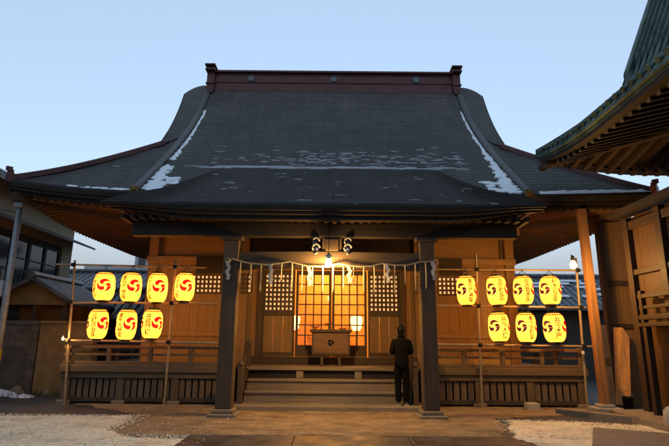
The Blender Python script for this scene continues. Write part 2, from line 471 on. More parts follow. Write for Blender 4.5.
# verge boards at the gable ends and the gable walls
for sg in (-1, 1):
    b = MB(); rowsv = []
    ss = [2.5 + i / 24 * 3.0 for i in range(25)]
    path = [(s, YE + s) for s in ss] + [(s, YB - s) for s in ss[::-1][1:]]
    for s, y in path:
        z = mz(5.65, s); x = XC + sg * 5.65
        rowsv.append([(x + sg * .015, y, z + .03), (x + sg * .02, y, z - .14), (x - sg * .05, y, z - .15), (x - sg * .05, y, z - .42), (x - sg * .14, y, z - .42), (x - sg * .14, y, z - .05)])
    b.grid(rowsv); b.build('verge_board', W_DARKY, ROOFO)
    def f(b):
        pl = [(XC + sg * 5.0, YE + s, Pz(s) - .1) for s in ss] + [(XC + sg * 5.0, YB - s, Pz(s) - .1) for s in ss[::-1][1:]]
        b.prism(pl, (0, 0, 0), (-sg * .08, 0, 0))
    one('gable_wall', W_DARKZ, f, ROOFO)

# porch roof over the steps
KX0, KX1, KY = -5.0, 4.55, 10.4
kc, kh = (KX0 + KX1) / 2, (KX1 - KX0) / 2
def kz(x, y):
    w = smooth(.58, 1.0, abs(x - kc) / kh); dy = y - KY
    return (4.38 + .60 * dy + .006 * dy * dy) * (1 - w) + (4.43 + .40 * dy + .015 * dy * dy) * w
krows = [i * .098 for i in range(32)]
b = MB()
uvk = stepped(b, krows, 80, lambda t, s: (kc + t * kh, KY + s, kz(kc + t * kh, KY + s)))
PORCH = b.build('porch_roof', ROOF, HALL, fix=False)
rk = [u for u in uvk for _ in range(81)]
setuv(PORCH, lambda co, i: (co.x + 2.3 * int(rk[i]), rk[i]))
def psweep(prof, name, m):
    """edge boards along the porch eave and back along both of its ends"""
    b = MB(); rowsv = []
    for d, dz in prof:
        r = []; th = lambda x: 1 - .55 * smooth(.55, 1, abs(x - kc) / kh)
        for i in range(12):
            y = 12.1 - (12.1 - KY - d) * i / 12; r.append((KX0 + d, y, kz(KX0, y) + dz * .45))
        for i in range(61):
            x = KX0 + d + (KX1 - KX0 - 2 * d) * i / 60; r.append((x, KY + d, kz(x, KY) + dz * th(x)))
        for i in range(1, 13):
            y = KY + d + (12.1 - KY - d) * i / 12; r.append((KX1 - d, y, kz(KX1, y) + dz * .45))
        rowsv.append(r)
    b.grid(rowsv); return b.build(name, m, PORCH, fix=False)
psweep([(-.004, .034), (-.02, -.02), (0, -.12), (.05, -.13)], 'porch_shingle_edge', EDGE)
psweep([(.045, -.11), (.045, -.2), (.13, -.205), (.13, -.3), (.3, -.305)], 'porch_eave_board', W_BLACK)
b = MB(); rowsv = []
for d, dz in ((.28, -.29), (.9, -.55), (2.2, -1.22)):
    rowsv.append([(KX0 + .28 + (KX1 - KX0 - .56) * i / 40, KY + d, kz(KX0 + (KX1 - KX0) * i / 40, KY + d) + dz) for i in range(41)])
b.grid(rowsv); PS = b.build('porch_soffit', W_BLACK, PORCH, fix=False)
rf = MB(); x = KX0 + .4
while x < KX1 - .3:
    rf.bar((x, KY + .2, kz(x, KY + .2) - .36), (x, KY + 2.1, kz(x, KY + 2.1) - 1.26), .085, .11); x += .2
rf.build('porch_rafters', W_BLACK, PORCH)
# porch posts and beams
PXL, PXR, PY = -2.25, 2.03, 11.0
for x in (PXL, PXR):
    p = one('porch_pillar', W_DARKZ, lambda b: b.box(x - .165, x + .165, PY - .165, PY + .165, .16, 3.68), HALL, bevel=.02)
    one('stone_base', STONE, lambda b: (b.box(x - .30, x + .30, PY - .30, PY + .30, -.02, .08), b.box(x - .22, x + .22, PY - .22, PY + .22, .08, .16)), p, bevel=.025)
    one('bracket_block', W_DARKX, lambda b: (b.box(x - .24, x + .24, PY - .2, PY + .2, 3.68, 3.779),), p, bevel=.02)
one('eave_purlin', W_BLACK, lambda b: b.box(KX0 + .5, KX1 - .5, PY - .12, PY + .12, 3.78, 4.09), HALL, bevel=.015)
def f(b):   # gently bowed tie beam with carved grooves at its ends
    n = 24; lo, hi, l2, h2 = [], [], [], []
    for i in range(n + 1):
        t = i / n; x = PXL + .166 + (PXR - PXL - .332) * t; bow = .06 * math.sin(math.pi * t)
        lo.append((x, PY - .12, 3.05 + bow)); hi.append((x, PY - .12, 3.42 + bow * .4)); l2.append((x, PY + .12, 3.05 + bow)); h2.append((x, PY + .12, 3.42 + bow * .4))
    b.grid([lo, hi, h2, l2, lo])
one('tie_beam', W_DARKX, f, HALL)
def f(b):
    b.box(-.27, .17, PY - .08, PY + .08, 3.445, 3.778); b.box(-.20, .10, PY - .12, PY - .081, 3.46, 3.74)
one('centre_strut', W_DARKZ, f, HALL, bevel=.02)
for x in (-.40, .30):
    def f(b):
        for zc, r in ((3.68, .072), (3.53, .08)):
            pts = [(x + r * math.cos(a), PY - .12 - .03 * math.sin(a), zc + r * math.sin(a)) for a in [k * math.pi / 8 for k in range(15)]]
            b.tube(pts, [.022] * 12 + [.02, .016, .01], 6)
        b.tube([(x + .02, PY - .13, 3.42), (x - .03, PY - .15, 3.38)], [.03, .01], 6)
    c = one('carved_scroll', CARVE, f, HALL, smooth=True)
    def f(b):
        for zc, r in ((3.68, .06), (3.53, .068)): b.lathe([(0, PY - .12), (r * .7, PY - .11), (r, PY - .06), (r, PY)], 14, (x, 0, zc), 'y')
    one('scroll_core', BLUEP, f, c, smooth=True)

# main walls
WY = 14.6
XL, XR = -5.27, 5.11
def planks_h(b, x0, x1, y, z0, z1, n, t=.03):
    h = (z1 - z0) / n
    for i in range(n): b.box(x0, x1, y + random.uniform(0, .004), y + t, z0 + i * h + .003, z0 + (i + 1) * h - .003)
def planks_v(b, x0, x1, y, z0, z1, n, t=.03):
    w = (x1 - x0) / n
    for i in range(n): b.box(x0 + i * w + .003, x0 + (i + 1) * w - .003, y + random.uniform(0, .004), y + t, z0, z1)
for x in (XL, -2.62, 2.46, XR):
    one('wall_post', W_WALLZ, lambda b: b.box(x - .13, x + .13, WY - .13, WY + .13, .88, 4.84), HALL, bevel=.015)
for x in (XL, XR):
    for y in (17.3, 20.4): one('wall_post', W_WALLZ, lambda b: b.box(x - .13, x + .13, y - .13, y + .13, .88, 4.84), HALL, bevel=.015)
one('head_beam', W_WALLX, lambda b: b.box(XL - .35, XR + .35, WY - .16, WY + .16, 4.60, 4.86), HALL, bevel=.015)
for sg, x in ((-1, XL), (1, XR)): one('head_beam', W_WALLX, lambda b: b.box(x - .16, x + .16, WY + .17, 20.6, 4.60, 4.86), HALL, bevel=.015)
for q in ((XL - .16, -2.4, 3.70, 3.88), (2.24, XR + .16, 3.70, 3.88), (-2.39, 2.23, 3.52, 3.70)): one('wall_lintel', W_WALLX, lambda b: b.box(q[0], q[1], WY - .165, WY - .02, q[2], q[3]), HALL, bevel=.01)
for q in ((XL + .13, -2.75, 3.88), (2.59, XR - .13, 3.88), (-2.49, 2.33, 3.70)): one('wall_frieze', W_WALLX if q[2] > 3.8 else W_BLACK, lambda b: planks_h(b, q[0], q[1], WY, q[2], 4.60, 3), HALL)  # middle frieze in the darker timber, painting in its recess shade
for x in (-5.06, -2.83, 2.67, 4.9): one('frieze_frame', W_DARKZ, lambda b: b.box(x - .05, x + .05, WY - .06, WY - .002, 3.885, 4.595), HALL, bevel=.008)
for x0, x1, w0, w1 in ((XL + .13, -2.75, -4.12, -3.16), (2.59, XR - .13, 3.02, 4.12)):
    def f(b):
        planks_v(b, x0, w0, WY, .88, 3.70, max(3, int((w0 - x0) / .28)))
        planks_v(b, w1, x1, WY, .88, 3.70, max(2, int((x1 - w1) / .28)))
        planks_v(b, w0, w1, WY, .88, 2.84, 4); planks_v(b, w0, w1, WY, 3.36, 3.70, 4)
    one('wall_panel', W_WALLZ, f, HALL)
    for q in ((1.62, 1.74), (.9, 1.05)): one('wall_rail', W_WALLX, lambda b: b.box(x0, x1, WY - .05, WY - .004, q[0], q[1]), HALL, bevel=.008)
for q in ((-3.98, -3.22), (3.05, 3.70)): one('dark_plaque', W_BLACK, lambda b: b.box(q[0], q[1], WY - .20, WY - .168, 3.38, 3.86), HALL, bevel=.008)
for x in (XL, XR):
    one('side_wall', W_WALLZ, lambda b: b.box(x - .03, x + .03, WY + .13, 20.4, .88, 4.6), HALL)
one('rear_wall', W_WALLZ, lambda b: b.box(XL, XR, 20.37, 20.43, .88, 4.6), HALL)

def lattice(b, x0, x1, z0, z1, nx, nz, y, bar=.03, t=.03):
    for i in range(nx + 1):
        x = x0 + (x1 - x0) * i / nx; b.box(x - bar / 2, x + bar / 2, y, y + t, z0, z1)
    for i in range(nz + 1):
        z = z0 + (z1 - z0) * i / nz; b.box(x0, x1, y + .004, y + t + .004, z - bar / 2, z + bar / 2)
def lit_window(x0, x1, z0, z1, nx, nz, y, name, bar=.05):
    w = one(name, W_DARKZ, lambda b: lattice(b, x0, x1, z0, z1, nx, nz, y, bar), HALL)
    one('paper_pane', SHOJI, lambda b: b.box(x0, x1, y + .055, y + .06, z0, z1), w)
lit_window(-4.12, -3.16, 2.84, 3.36, 8, 4, WY - .01, 'lattice_window', .058)
lit_window(3.02, 4.12, 2.84, 3.36, 9, 4, WY - .01, 'lattice_window', .058)
lit_window(-2.74, -2.36, 2.84, 3.36, 3, 4, WY - .14, 'lattice_window', .06)
lit_window(2.36, 2.60, 2.86, 3.34, 2, 4, WY - .14, 'lattice_window', .06)
one('paper_charm', SHIDE, lambda b: b.box(2.52, 2.60, WY - .155, WY - .15, 2.3, 2.62), HALL)
# door wall in the middle bay: fixed plank leaf, lattice leaf, two open-lattice doors, lattice leaf
for x in (-2.11, 1.97): one('door_post', W_DARKZ, lambda b: b.box(x - .07, x + .07, WY - .1, WY + .1, 1.08, 3.518), HALL, bevel=.01)
one('door_sill', W_DARKX, lambda b: b.box(-2.49, 2.33, WY - .2, WY + .1, .885, 1.08), HALL, bevel=.012)
for q in ((-2.49, -2.18), (2.04, 2.33)): one('end_panel', W_WALLZ, lambda b: planks_v(b, q[0], q[1], WY, 1.08, 3.52, 2), HALL)
for x0, x1 in ((-2.04, -1.12), (.98, 1.9)):
    dl = one('lattice_door', W_DARKZ, lambda b: (b.box(x0, x0 + .05, WY - .05, WY - .005, 1.085, 3.515), b.box(x1 - .05, x1, WY - .05, WY - .005, 1.085, 3.515), b.box(x0 + .05, x1 - .05, WY - .05, WY - .005, 2.2, 2.34), b.box(x0 + .05, x1 - .05, WY - .05, WY - .005, 3.40, 3.515), b.box(x0 + .05, x1 - .05, WY - .05, WY - .005, 1.085, 1.2), lattice(b, x0 + .05, x1 - .05, 2.34, 3.40, 7, 8, WY - .045, .062)), HALL)
    one('paper_pane', SHOJI, lambda b: b.box(x0 + .05, x1 - .05, WY + .0, WY + .005, 2.34, 3.40), dl)
    one('kick_panel', W_WALLZ, lambda b: planks_v(b, x0 + .05, x1 - .05, WY - .03, 1.2, 2.2, 3, .02), dl)
for x0, x1 in ((-1.09, -.07), (-.05, .95)):
    dl = one('grid_door', W_DARKZ, lambda b: (b.box(x0, x0 + .055, WY - .0, WY + .04, 1.085, 3.515), b.box(x1 - .055, x1, WY - .0, WY + .04, 1.085, 3.515), b.box(x0 + .055, x1 - .055, WY, WY + .04, 1.085, 1.38), b.box(x0 + .055, x1 - .055, WY, WY + .04, 3.40, 3.515), lattice(b, x0 + .055, x1 - .055, 1.38, 3.40, 4, 7, WY + .005, .035, .025)), HALL)
    one('glass_pane', GLASS, lambda b: b.box(x0 + .055, x1 - .055, WY + .045, WY + .049, 1.38, 3.40), dl)
# the lit room behind the doors
one('room_floor', W_WALLX, lambda b: b.box(XL + .04, XR - .04, WY + .14, 20.3, .80, .9), HALL)
one('room_ceiling', W_WALLX, lambda b: b.box(XL + .04, XR - .04, WY + .14, 20.3, 4.15, 4.2), HALL)
one('room_back_wall', W_BOARD, lambda b: planks_v(b, XL + .04, XR - .04, 18.0, .9, 4.15, 22), HALL)

# veranda, skirt, railings, steps
DZ = .88
VX0, VX1, VY = -6.55, 6.10, 12.7
def f(b):
    n = 0; x = VX0
    while x < VX1 - .01:
        w = min(.26, VX1 - x)
        b.box(x + .003, x + w - .003, 12.98 if -2.5 < x < 2.3 else VY + .01, WY - .2, DZ - .05 - random.uniform(0, .003), DZ); x += w
    b.box(VX0, XL - .14, WY - .2, 20.6, DZ - .05, DZ - .002); b.box(XR + .14, VX1, WY - .2, 20.6, DZ - .05, DZ - .002)
VER = one('veranda', W_GREYX, f, HALL)
for x0, x1 in ((VX0 - .06, -2.36), (2.14, VX1 + .06)):
    one('deck_edge', W_RAIL, lambda b: (b.box(x0, x1, VY - .10, VY + .02, DZ - .13, DZ + .045), b.box(x0 + .02, x1 - .02, VY - .04, VY + .08, DZ - .27, DZ - .132)), VER, bevel=.012)
    rl = one('railing', W_RAIL, lambda b: (b.box(x0 + .02, x1, VY - .03, VY + .07, 1.30, 1.38), b.box(x0 + .02, x1, VY - .01, VY + .05, 1.13, 1.19), b.box(x0 + .02, x1, VY - .02, VY + .06, .93, 1.0)), HALL, bevel=.012)
    n = 5
    for i in range(n):
        x = x0 + .12 + (x1 - x0 - .24) * i / (n - 1)
        one('railing_post', W_RAILZ, lambda b: b.box(x - .05, x + .05, VY - .035, VY + .075, DZ + .045, 1.302 + (.1 if i in (0, n - 1) else -.003)), rl, bevel=.01)
    # vented skirt of upright slats with posts
    posts = [x0 + .15 + (x1 - x0 - .3) * i / 3 for i in range(4)]
    sk = one('vent_skirt', W_DARKX, lambda b: b.box(x0 + .04, x1 - .04, VY - .005, VY + .09, .06, .16), HALL, bevel=.008)
    for p0, p1 in zip(posts, posts[1:]):
        n = int((p1 - p0 - .2) / .150); st = (p1 - p0 - .2) / n
        for q in range(n): x = p0 + .1 + q * st; one('slat', W_GREYZ, lambda b: b.box(x + .012, x + st - .028, VY + .02, VY + .05, .161, .584), sk, bevel=.005)
    one('skirt_rail', W_DARKX, lambda b: b.box(x0 + .04, x1 - .04, VY - .0, VY + .085, .585, .605), sk, bevel=.004)
    for p in posts:
        one('skirt_post', W_RAILZ, lambda b: b.box(p - .09, p + .09, VY - .02, VY + .14, .10, .61), sk, bevel=.01)
        one('skirt_footing', STONE, lambda b: b.box(p - .15, p + .15, VY - .09, VY + .2, -.02, .099), sk, bevel=.02)
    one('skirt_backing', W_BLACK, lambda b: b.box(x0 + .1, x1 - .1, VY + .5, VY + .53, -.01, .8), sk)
for sg, x in ((-1, VX0), (1, VX1)):
    rl = one('railing', W_DARKY, lambda b: (b.box(x - .05, x + .05, VY + .08, 20.5, 1.30, 1.38), b.box(x - .03, x + .03, VY + .08, 20.5, 1.13, 1.19)), HALL)
    for i in range(1, 6): one('railing_post', W_DARKZ, lambda b: b.box(x - .05, x + .05, VY + i * 1.5, VY + i * 1.5 + .1, DZ, 1.299), rl)
    one('side_skirt', W_GREYZ, lambda b: [b.box(x - .02, x + .02, VY + .2 + i * .163, VY + .32 + i * .163, .02, .8) for i in range(46)], HALL)
SX0, SX1 = -2.07, 1.83
ST = one('stair', W_GREYX, lambda b: (b.box(SX0, SX1, 12.22, 12.63, .33, .38), b.box(SX0, SX1, 12.56, 12.98, .57, .62), b.box(SX0 - .3, SX1 + .3, 12.90, 13.2, DZ - .07, DZ + .012)), HALL, bevel=.012)
one('riser', W_GREYX, lambda b: (b.box(SX0, SX1, 12.26, 12.30, .12, .328), b.box(SX0, SX1, 12.60, 12.64, .382, .568)), ST)
one('riser', W_BLACK, lambda b: b.box(SX0, SX1, 13.0, 13.04, .622, .80), ST)
for x in (-.83, .62): one('nosing_bracket', W_GREYX, lambda b: b.box(x - .09, x + .09, 12.93, 12.999, .622, .808), ST, bevel=.01)
for x in (SX0 - .07, SX1 + .07):
    one('stringer', W_DARKY, lambda b: b.prism([(x - .05, 12.08, .13), (x - .05, 13.2, .13), (x - .05, 13.2, .86), (x - .05, 12.9, .86), (x - .05, 12.08, .42)], (0, 0, 0), (.10, 0, 0)), ST, bevel=.012)
    h = one('stair_rail', W_DARKY, lambda b: (b.bar((x, 12.1, .86), (x, 13.0, 1.32), .08, .09), b.bar((x, 12.1, .62), (x, 13.0, 1.08), .06, .06)), ST, bevel=.01)
    one('newel_post', W_DARKZ, lambda b: (b.box(x - .065, x + .065, 12.97, 13.1, DZ, 1.40), b.lathe([(.02, 1.40), (.07, 1.44), (.075, 1.47), (.04, 1.52), (.01, 1.56)], 12, (x, 13.035, 0))), ST, bevel=.01)
    one('newel_post', W_DARKZ, lambda b: (b.box(x - .06, x + .06, 12.03, 12.15, .12, .93), b.lathe([(.02, .93), (.065, .96), (.07, 1.0), (.04, 1.05), (.01, 1.10)], 12, (x, 12.09, 0))), ST, bevel=.01)
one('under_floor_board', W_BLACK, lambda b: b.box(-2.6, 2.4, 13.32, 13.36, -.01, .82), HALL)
one('stone_step', STONE, lambda b: b.box(SX0 - .25, SX1 + .25, 11.72, 12.9, -.02, .12), HALL, bevel=.02)
# foundation podium
one('podium', STONE, lambda b: b.box(XL - .4, XR + .4, 14.0, 20.9, -.02, .3), HALL)
# ------------------------------------------------------------------ snow lying on the shrine roof (one mass of loose patches)
def snow():
    thick, thin = MB(), MB(); b = thick
    B = [thick]
    def patch(cx, s, w, h, on):
        n = 10; top = []; b = B[0]
        ph = random.uniform(0, 6)
        for k in range(n):
            a = 2 * math.pi * k / n; r = 1 + .35 * math.sin(2 * a + ph) + random.uniform(-.3, .3)
            x = cx + w / 2 * math.cos(a) * r; q = max(.01, s + h / 2 * math.sin(a) * r); top.append((x, q))
        def P(x, q, dz):
            return (XC + x, YE + q, mz(x, q) + dz) if on == 'm' else (x, KY + q, kz(x, KY + q) + dz)
        dz = min(.038, .022 + h * .2)
        vs = [P(x, q, dz) for x, q in top] + [P(cx + (x - cx) * 1.06, s + (q - s) * 1.06, .0) for x, q in top] + [P(cx, s, dz + .007)]
        b.add(vs, [(k, (k + 1) % n, 2 * n) for k in range(n)] + [(n + k, n + (k + 1) % n, (k + 1) % n, k) for k in range(n)])
    # against the descending ridges
    for sg in (-1, 1):
        s = .12
        while s < 4.6:
            f = s / 4.6
            w = (.42 * (1 - f) ** 2.8 + .075) * random.uniform(.6, 1.25)
            if 1.5 < s < 1.75 and sg < 0: s += .1; continue
            xr = 4.72 + .2 * (1 - s / 5.3) - .13
            if random.random() < .93: patch(sg * (xr - w / 2), s, w, .14, 'm')
            s += .062
        for i in range(10): patch(sg * (4.5 - random.uniform(0, .45)), random.uniform(.1, .75), random.uniform(.15, .4), .12, 'm')
    B[0] = thin
    # thin streaks along the break of slope, finer crumbs above and below it
    for i in range(230):
        x = random.choice((random.uniform(-3.9, 3.4), random.gauss(-2.2, .9), random.gauss(1.2, 1.1))); s = 1.40 + random.gauss(0, .028) + .02 * math.sin(x * 2.2)
        patch(x, s, random.uniform(.1, .7), random.uniform(.008, .03), 'm')
    for i in range(210):
        x = random.gauss(.9, 1.9); x = max(-3.4, min(3.7, x)); s = random.gauss(1.95, .27) + .08 * math.sin(x * 3)
        if s < 1.45: continue
        patch(x, s, random.uniform(.03, .3), random.uniform(.005, .018), 'm')
    for i in range(40):
        x = random.uniform(-4, 3.6); patch(x, random.choice((.35, .75, 1.3, 1.8, 2.4)) + random.gauss(0, .16), random.uniform(.03, .22), random.uniform(.004, .011), 'k')
    B[0] = thick
    # along the right-hand eave
    for i in range(70):
        x = random.uniform(5.2, 8.0); q = random.uniform(.02, .14)
        if x < EX - q - .1: patch(x, q, random.uniform(.15, .5), random.uniform(.06, .14), 'm')
    for i in range(25):
        x = random.uniform(-6.6, -5.2); patch(x, random.uniform(.03, .1), random.uniform(.1, .3), .04, 'm')
    o = thin.build('roof_snow', THINSNOW, None); tag(o, 'faint thin streaks of melting snow across the middle of the shrine roof', 'snow', None, 'stuff')
    o = thick.build('roof_snow', SNOW, None)
    tag(o, 'white snow lying along the descending ridges and right eave of the shrine roof', 'snow', None, 'stuff')
snow()

# ------------------------------------------------------------------ lanterns and their racks
def lr(z): return .125 + .12 * math.sqrt(max(0, 1 - (abs(z) / .345) ** 2.7))
LC = -.52        # lantern centre below its base point (the pole it hangs from)
def wrap(me_pts, az, zc, off):
    out = []
    for x, y in me_pts:
        z = zc + y; r = lr(z) + off; a = az + x / .235
        out.append((r * math.sin(a), -r * math.cos(a), LC + z))
    return out
def comma(n=3):
    """three commas chasing each other, as strips of quads in a unit disc"""
    polys = []
    for k in range(n):
        t0 = 2 * math.pi * k / n; m = 16; L_, R_ = [], []
        for i in range(m + 1):
            t = i / m
            ang = t0 - t * 1.5; rad = .55 + .38 * t ** .7
            w = .35 * (1 - t) ** .8 + .012
            c = (rad * math.cos(ang), rad * math.sin(ang)); L_.append(((rad - w) * math.cos(ang), (rad - w) * math.sin(ang))); R_.append((min(1, rad + w * .95) * math.cos(ang), min(1, rad + w * .95) * math.sin(ang)))
        for i in range(m): polys.append((L_[i], R_[i], R_[i + 1], L_[i + 1]))
        hc = (.56 * math.cos(t0), .56 * math.sin(t0))
        for q in range(8):      # round head on the far side of the start
            a, c2 = t0 + math.pi * q / 8, t0 + math.pi * (q + 1) / 8
            polys.append((hc, (hc[0] + .35 * math.cos(a), hc[1] + .35 * math.sin(a)), (hc[0] + .35 * math.cos(c2), hc[1] + .35 * math.sin(c2))))
    return polys
COMMA = comma()
def crest_mesh(az, rad):
    b = MB()
    for p in COMMA:
        vs = wrap([(x * rad, y * rad) for x, y in p], az, .02, .006)
        b.add(vs, [tuple(range(len(vs)))])
    return b
_txt = {}
def text_mesh(s, size):
    if (s, size) in _txt: return _txt[(s, size)]
    cu = bpy.data.curves.new('lettering', 'FONT'); cu.body = '\n'.join(s); cu.size = size; cu.align_x = 'CENTER'; cu.align_y = 'CENTER'; cu.space_line = .86; cu.offset = .003
    cu.resolution_u = 3
    o = bpy.data.objects.new('lettering', cu); COL.objects.link(o)
    bpy.context.view_layer.update()
    me = bpy.data.meshes.new_from_object(o.evaluated_get(bpy.context.evaluated_depsgraph_get()))
    bpy.data.objects.remove(o); bpy.data.curves.remove(cu)
    bm = bmesh.new(); bm.from_mesh(me)
    bmesh.ops.triangulate(bm, faces=bm.faces)
    for _ in range(4):
        lo = [e for e in bm.edges if e.calc_length() > .022]
        if not lo: break
        bmesh.ops.subdivide_edges(bm, edges=lo, cuts=1); bmesh.ops.triangulate(bm, faces=bm.faces)
    vs = [(v.co.x, v.co.y) for v in bm.verts]; bm.verts.index_update(); fs = [tuple(v.index for v in f.verts) for f in bm.faces]
    bm.free(); bpy.data.meshes.remove(me)
    _txt[(s, size)] = (vs, fs); return vs, fs
def ink_text(parent, s, az, size, zc=-.02):
    vs, fs = text_mesh(s, size)
    b = MB(); b.add(wrap(vs, az, zc, .006), fs)
    return b.build('lettering', INK, parent, local=True, fix=False)
def make_lantern():
    r = empty('paper_lantern', (0, 0, 0), '-', 'lantern')
    b = MB(); prof = []
    for i in range(89):
        z = -.345 + .69 * i / 88; prof.append((lr(z) + .0035 * math.cos(i * 2 * math.pi / 4), LC + z))
    b.lathe(prof, 40); b.build('paper_shade', PAPER, r, smooth=True, local=True)
    b = MB(); b.lathe([(.10, LC + .34), (.135, LC + .34), (.135, LC + .385), (.10, LC + .385)], 28); b.build('top_ring', BLACKM, r, local=True, bevel=.004)
    b = MB(); b.lathe([(.10, LC - .385), (.132, LC - .385), (.132, LC - .34), (.10, LC - .34)], 28); b.build('bottom_ring', BLACKM, r, local=True, bevel=.004)
    b = MB(); b.tube([(-.12, 0, LC + .38), (-.06, 0, LC + .45), (0, 0, LC + .47), (.06, 0, LC + .45), (.12, 0, LC + .38)], .007, 6); b.tube([(0, 0, LC + .465), (0, 0, -.0), (0, .03, .02), (0, .05, -.03)], .006, 6); b.build('wire_hanger', BLACKM, r, local=True)
    b = MB()      # red scalloped band under the top ring
    top, bot = [], []
    for k in range(97):
        a = 2 * math.pi * k / 96
        for z, l in ((.322, top), (.305 if k % 4 < 2 else .283, bot)):
            rr = lr(z) + .006; l.append((rr * math.sin(a), -rr * math.cos(a), LC + z))
    b.grid([top, bot])
    b.build('red_band', CRED, r, local=True, fix=False)
    crest_mesh(R(58), .158).build('red_crest', CRED, r, local=True, fix=False)
    crest_mesh(R(-62), .150).build('dark_crest', CDARK, r, local=True, fix=False)
    return r
PROTO = make_lantern()
LX = [('l', 3.30, -5.69, -34, '御神燈奉納'), ('l', 3.30, -5.02, -18, '奉納御神燈'), ('l', 3.30, -4.37, -30, '四丁目町会'), ('l', 3.30, -3.68, -32, '氏子中一同'),
      ('l', 2.40, -5.73, 2, '元町自治会'), ('l', 2.40, -5.03, -16, '奉献大神宮'), ('l', 2.40, -4.41, -4, '井柳関様'),
      ('r', 3.30, 3.27, 14, '奉納御神燈'), ('r', 3.30, 4.01, 6, '井四町会中'), ('r', 3.30, 4.69, 2, '中西商店会'), ('r', 3.30, 5.36, 4, '村木自治会'),
      ('r', 2.40, 4.01, 16, '井今木仁'), ('r', 2.40, 4.69, 12, '奉今宮町会'), ('r', 2.40, 5.36, -2, '井今木屋')]
LAB = {('l', 3.30): ['glowing paper lantern nearest the left end of the left rack, top row', 'glowing lantern second from the left on the top row of the left rack', 'glowing lantern third from the left on the top row of the left rack', 'glowing lantern closest to the porch post on the top row of the left rack'],
       ('l', 2.40): ['glowing lantern leftmost in the lower row of three, left rack', 'middle glowing lantern of the lower row of three, left rack', 'glowing lantern in the lower row beside the inner pole of the left rack'],
       ('r', 3.30): ['glowing lantern between porch post and inner pole, top row of right rack', 'glowing lantern just outside the inner pole, top row of right rack', 'glowing lantern third from the left on the top row of the right rack', 'glowing lantern nearest the bare bulb, top row of the right rack'],
       ('r', 2.40): ['glowing lantern with dark crest beside the inner pole, lower row of right rack', 'middle glowing lantern of the lower row of three, right rack', 'glowing lantern nearest the slanting brace, lower row of right rack']}
cnt = {}
RY = 12.5
for i, (sd, z, x, rot, s) in enumerate(LX):
    o = PROTO if i == 0 else copy_tree(PROTO)
    LX[i] = (o, sd, z, x, rot, s)
for o, sd, z, x, rot, s in LX:
    o.location = (x, RY - .03, z + .0); o.rotation_euler = (R(random.uniform(-1.5, 1.5)), R(random.uniform(-2, 2)), R(rot)); o.scale = (random.uniform(.94, 1.05), random.uniform(.94, 1.05), random.uniform(.97, 1.02))
    k = cnt.get((sd, z), 0); cnt[(sd, z)] = k + 1
    o['label'] = LAB[(sd, z)][k]
    o['group'] = 'paper lanterns on the left rack' if sd == 'l' else 'paper lanterns on the right rack'
    ink_text(o, s, 0, .128 if len(s) == 5 else .150)
    ink_text(o, s, R(180), .128)

for o, sd, z, x, rot, s in LX:
    l = bpy.data.lights.new('lantern_bulb_light', 'POINT'); l.energy = 8.5; l.color = (1, .56, .15); l.shadow_soft_size = .04
    q = bpy.data.objects.new('lantern_bulb_light', l); COL.objects.link(q); q.parent = o; q.location = (0, 0, LC)

def rack(loc, label, poles, knots):
    r = empty('lantern_rack', loc, label, 'rack', 'scaffold racks carrying lanterns')
    for p, q, rad in poles:
        one('scaffold_pole', PIPE, lambda b: b.tube([p, q], rad, 10), r, smooth=False)
    for k in knots:
        one('pole_clamp', BLACKM, lambda b: (b.box(k[0] - .045, k[0] + .045, k[1] - .06, k[1] + .03, k[2] - .045, k[2] + .045)), r, bevel=.01)
lp = [(-6.36, -6.52), (-3.99, -3.99)]
rack((-5.2, RY, 0), 'pole rack of seven lanterns left of the steps', [((-6.36, RY + .05, .0), (-6.53, RY + .05, 3.45), .028), ((-4.0, RY + .05, 0), (-3.98, RY + .05, 3.5), .028),
     ((-6.95, RY, 3.34), (-3.2, RY, 3.29), .024), ((-6.5, RY, 2.40), (-2.85, RY, 2.40), .024), ((-6.42, RY, 1.49), (-2.45, RY, 1.45), .028)],
     [(-6.52, RY, 3.33), (-3.98, RY, 3.3), (-6.47, RY, 2.40), (-3.99, RY, 2.40), (-6.43, RY, 1.49), (-3.99, RY, 1.47)])
rack((4.6, RY, 0), 'pole rack of seven lanterns right of the steps', [((3.54, RY + .05, 0), (3.58, RY + .05, 3.72), .028), ((6.03, RY + .05, 0), (6.10, RY + .05, 3.62), .030),
     ((2.5, RY, 3.30), (6.2, RY, 3.30), .024), ((2.45, RY, 2.40), (6.2, RY, 2.38), .024), ((2.4, RY, 1.47), (6.25, RY, 1.45), .028)],
     [(3.57, RY, 3.3), (6.09, RY, 3.3), (3.56, RY, 2.4), (6.08, RY, 2.39), (3.55, RY, 1.46), (6.06, RY, 1.46)])

# bare bulbs
LAMPS = []
def bulb_thing(name, loc, label, lit, r=.055, cat='lamp'):
    t = empty(name, loc, label, cat)
    b = MB(); b.lathe([(.012, r * 1.9), (r * .5, r * 1.4), (r * .95, r * .45), (r, 0), (r * .8, -r * .6), (r * .4, -r * .93), (.004, -r)], 18); b.build('bulb', lit, t, smooth=True, local=True)
    b = MB(); b.lathe([(r * .45, r * 1.45), (r * .55, r * 1.5), (r * .55, r * 2.6), (r * .3, r * 3.0), (.008, r * 3.0)], 16); b.build('socket', BLACKM, t, local=True)
    return t
def lamp(loc, power, col, size=.05, name='lamp_light'):
    l = bpy.data.lights.new(name, 'POINT'); l.energy = power; l.color = col; l.shadow_soft_size = size
    o = bpy.data.objects.new(name, l); COL.objects.link(o); o.location = loc; return o
t = bulb_thing('pendant_bulb', (-.12, 10.62, 3.14), 'bare glowing bulb hanging from the beam over the steps', BULB, .075)
b = MB(); b.lathe([(.03, .19), (.075, .18), (.09, .14), (.086, .14), (.03, .18)], 20); b.build('enamel_shade', WHITEP, t, local=True)
b = MB(); b.tube([(0, 0, .2), (0, .03, .45), (0, .28, .86)], .008, 6); b.build('cord', BLACKM, t, local=True)
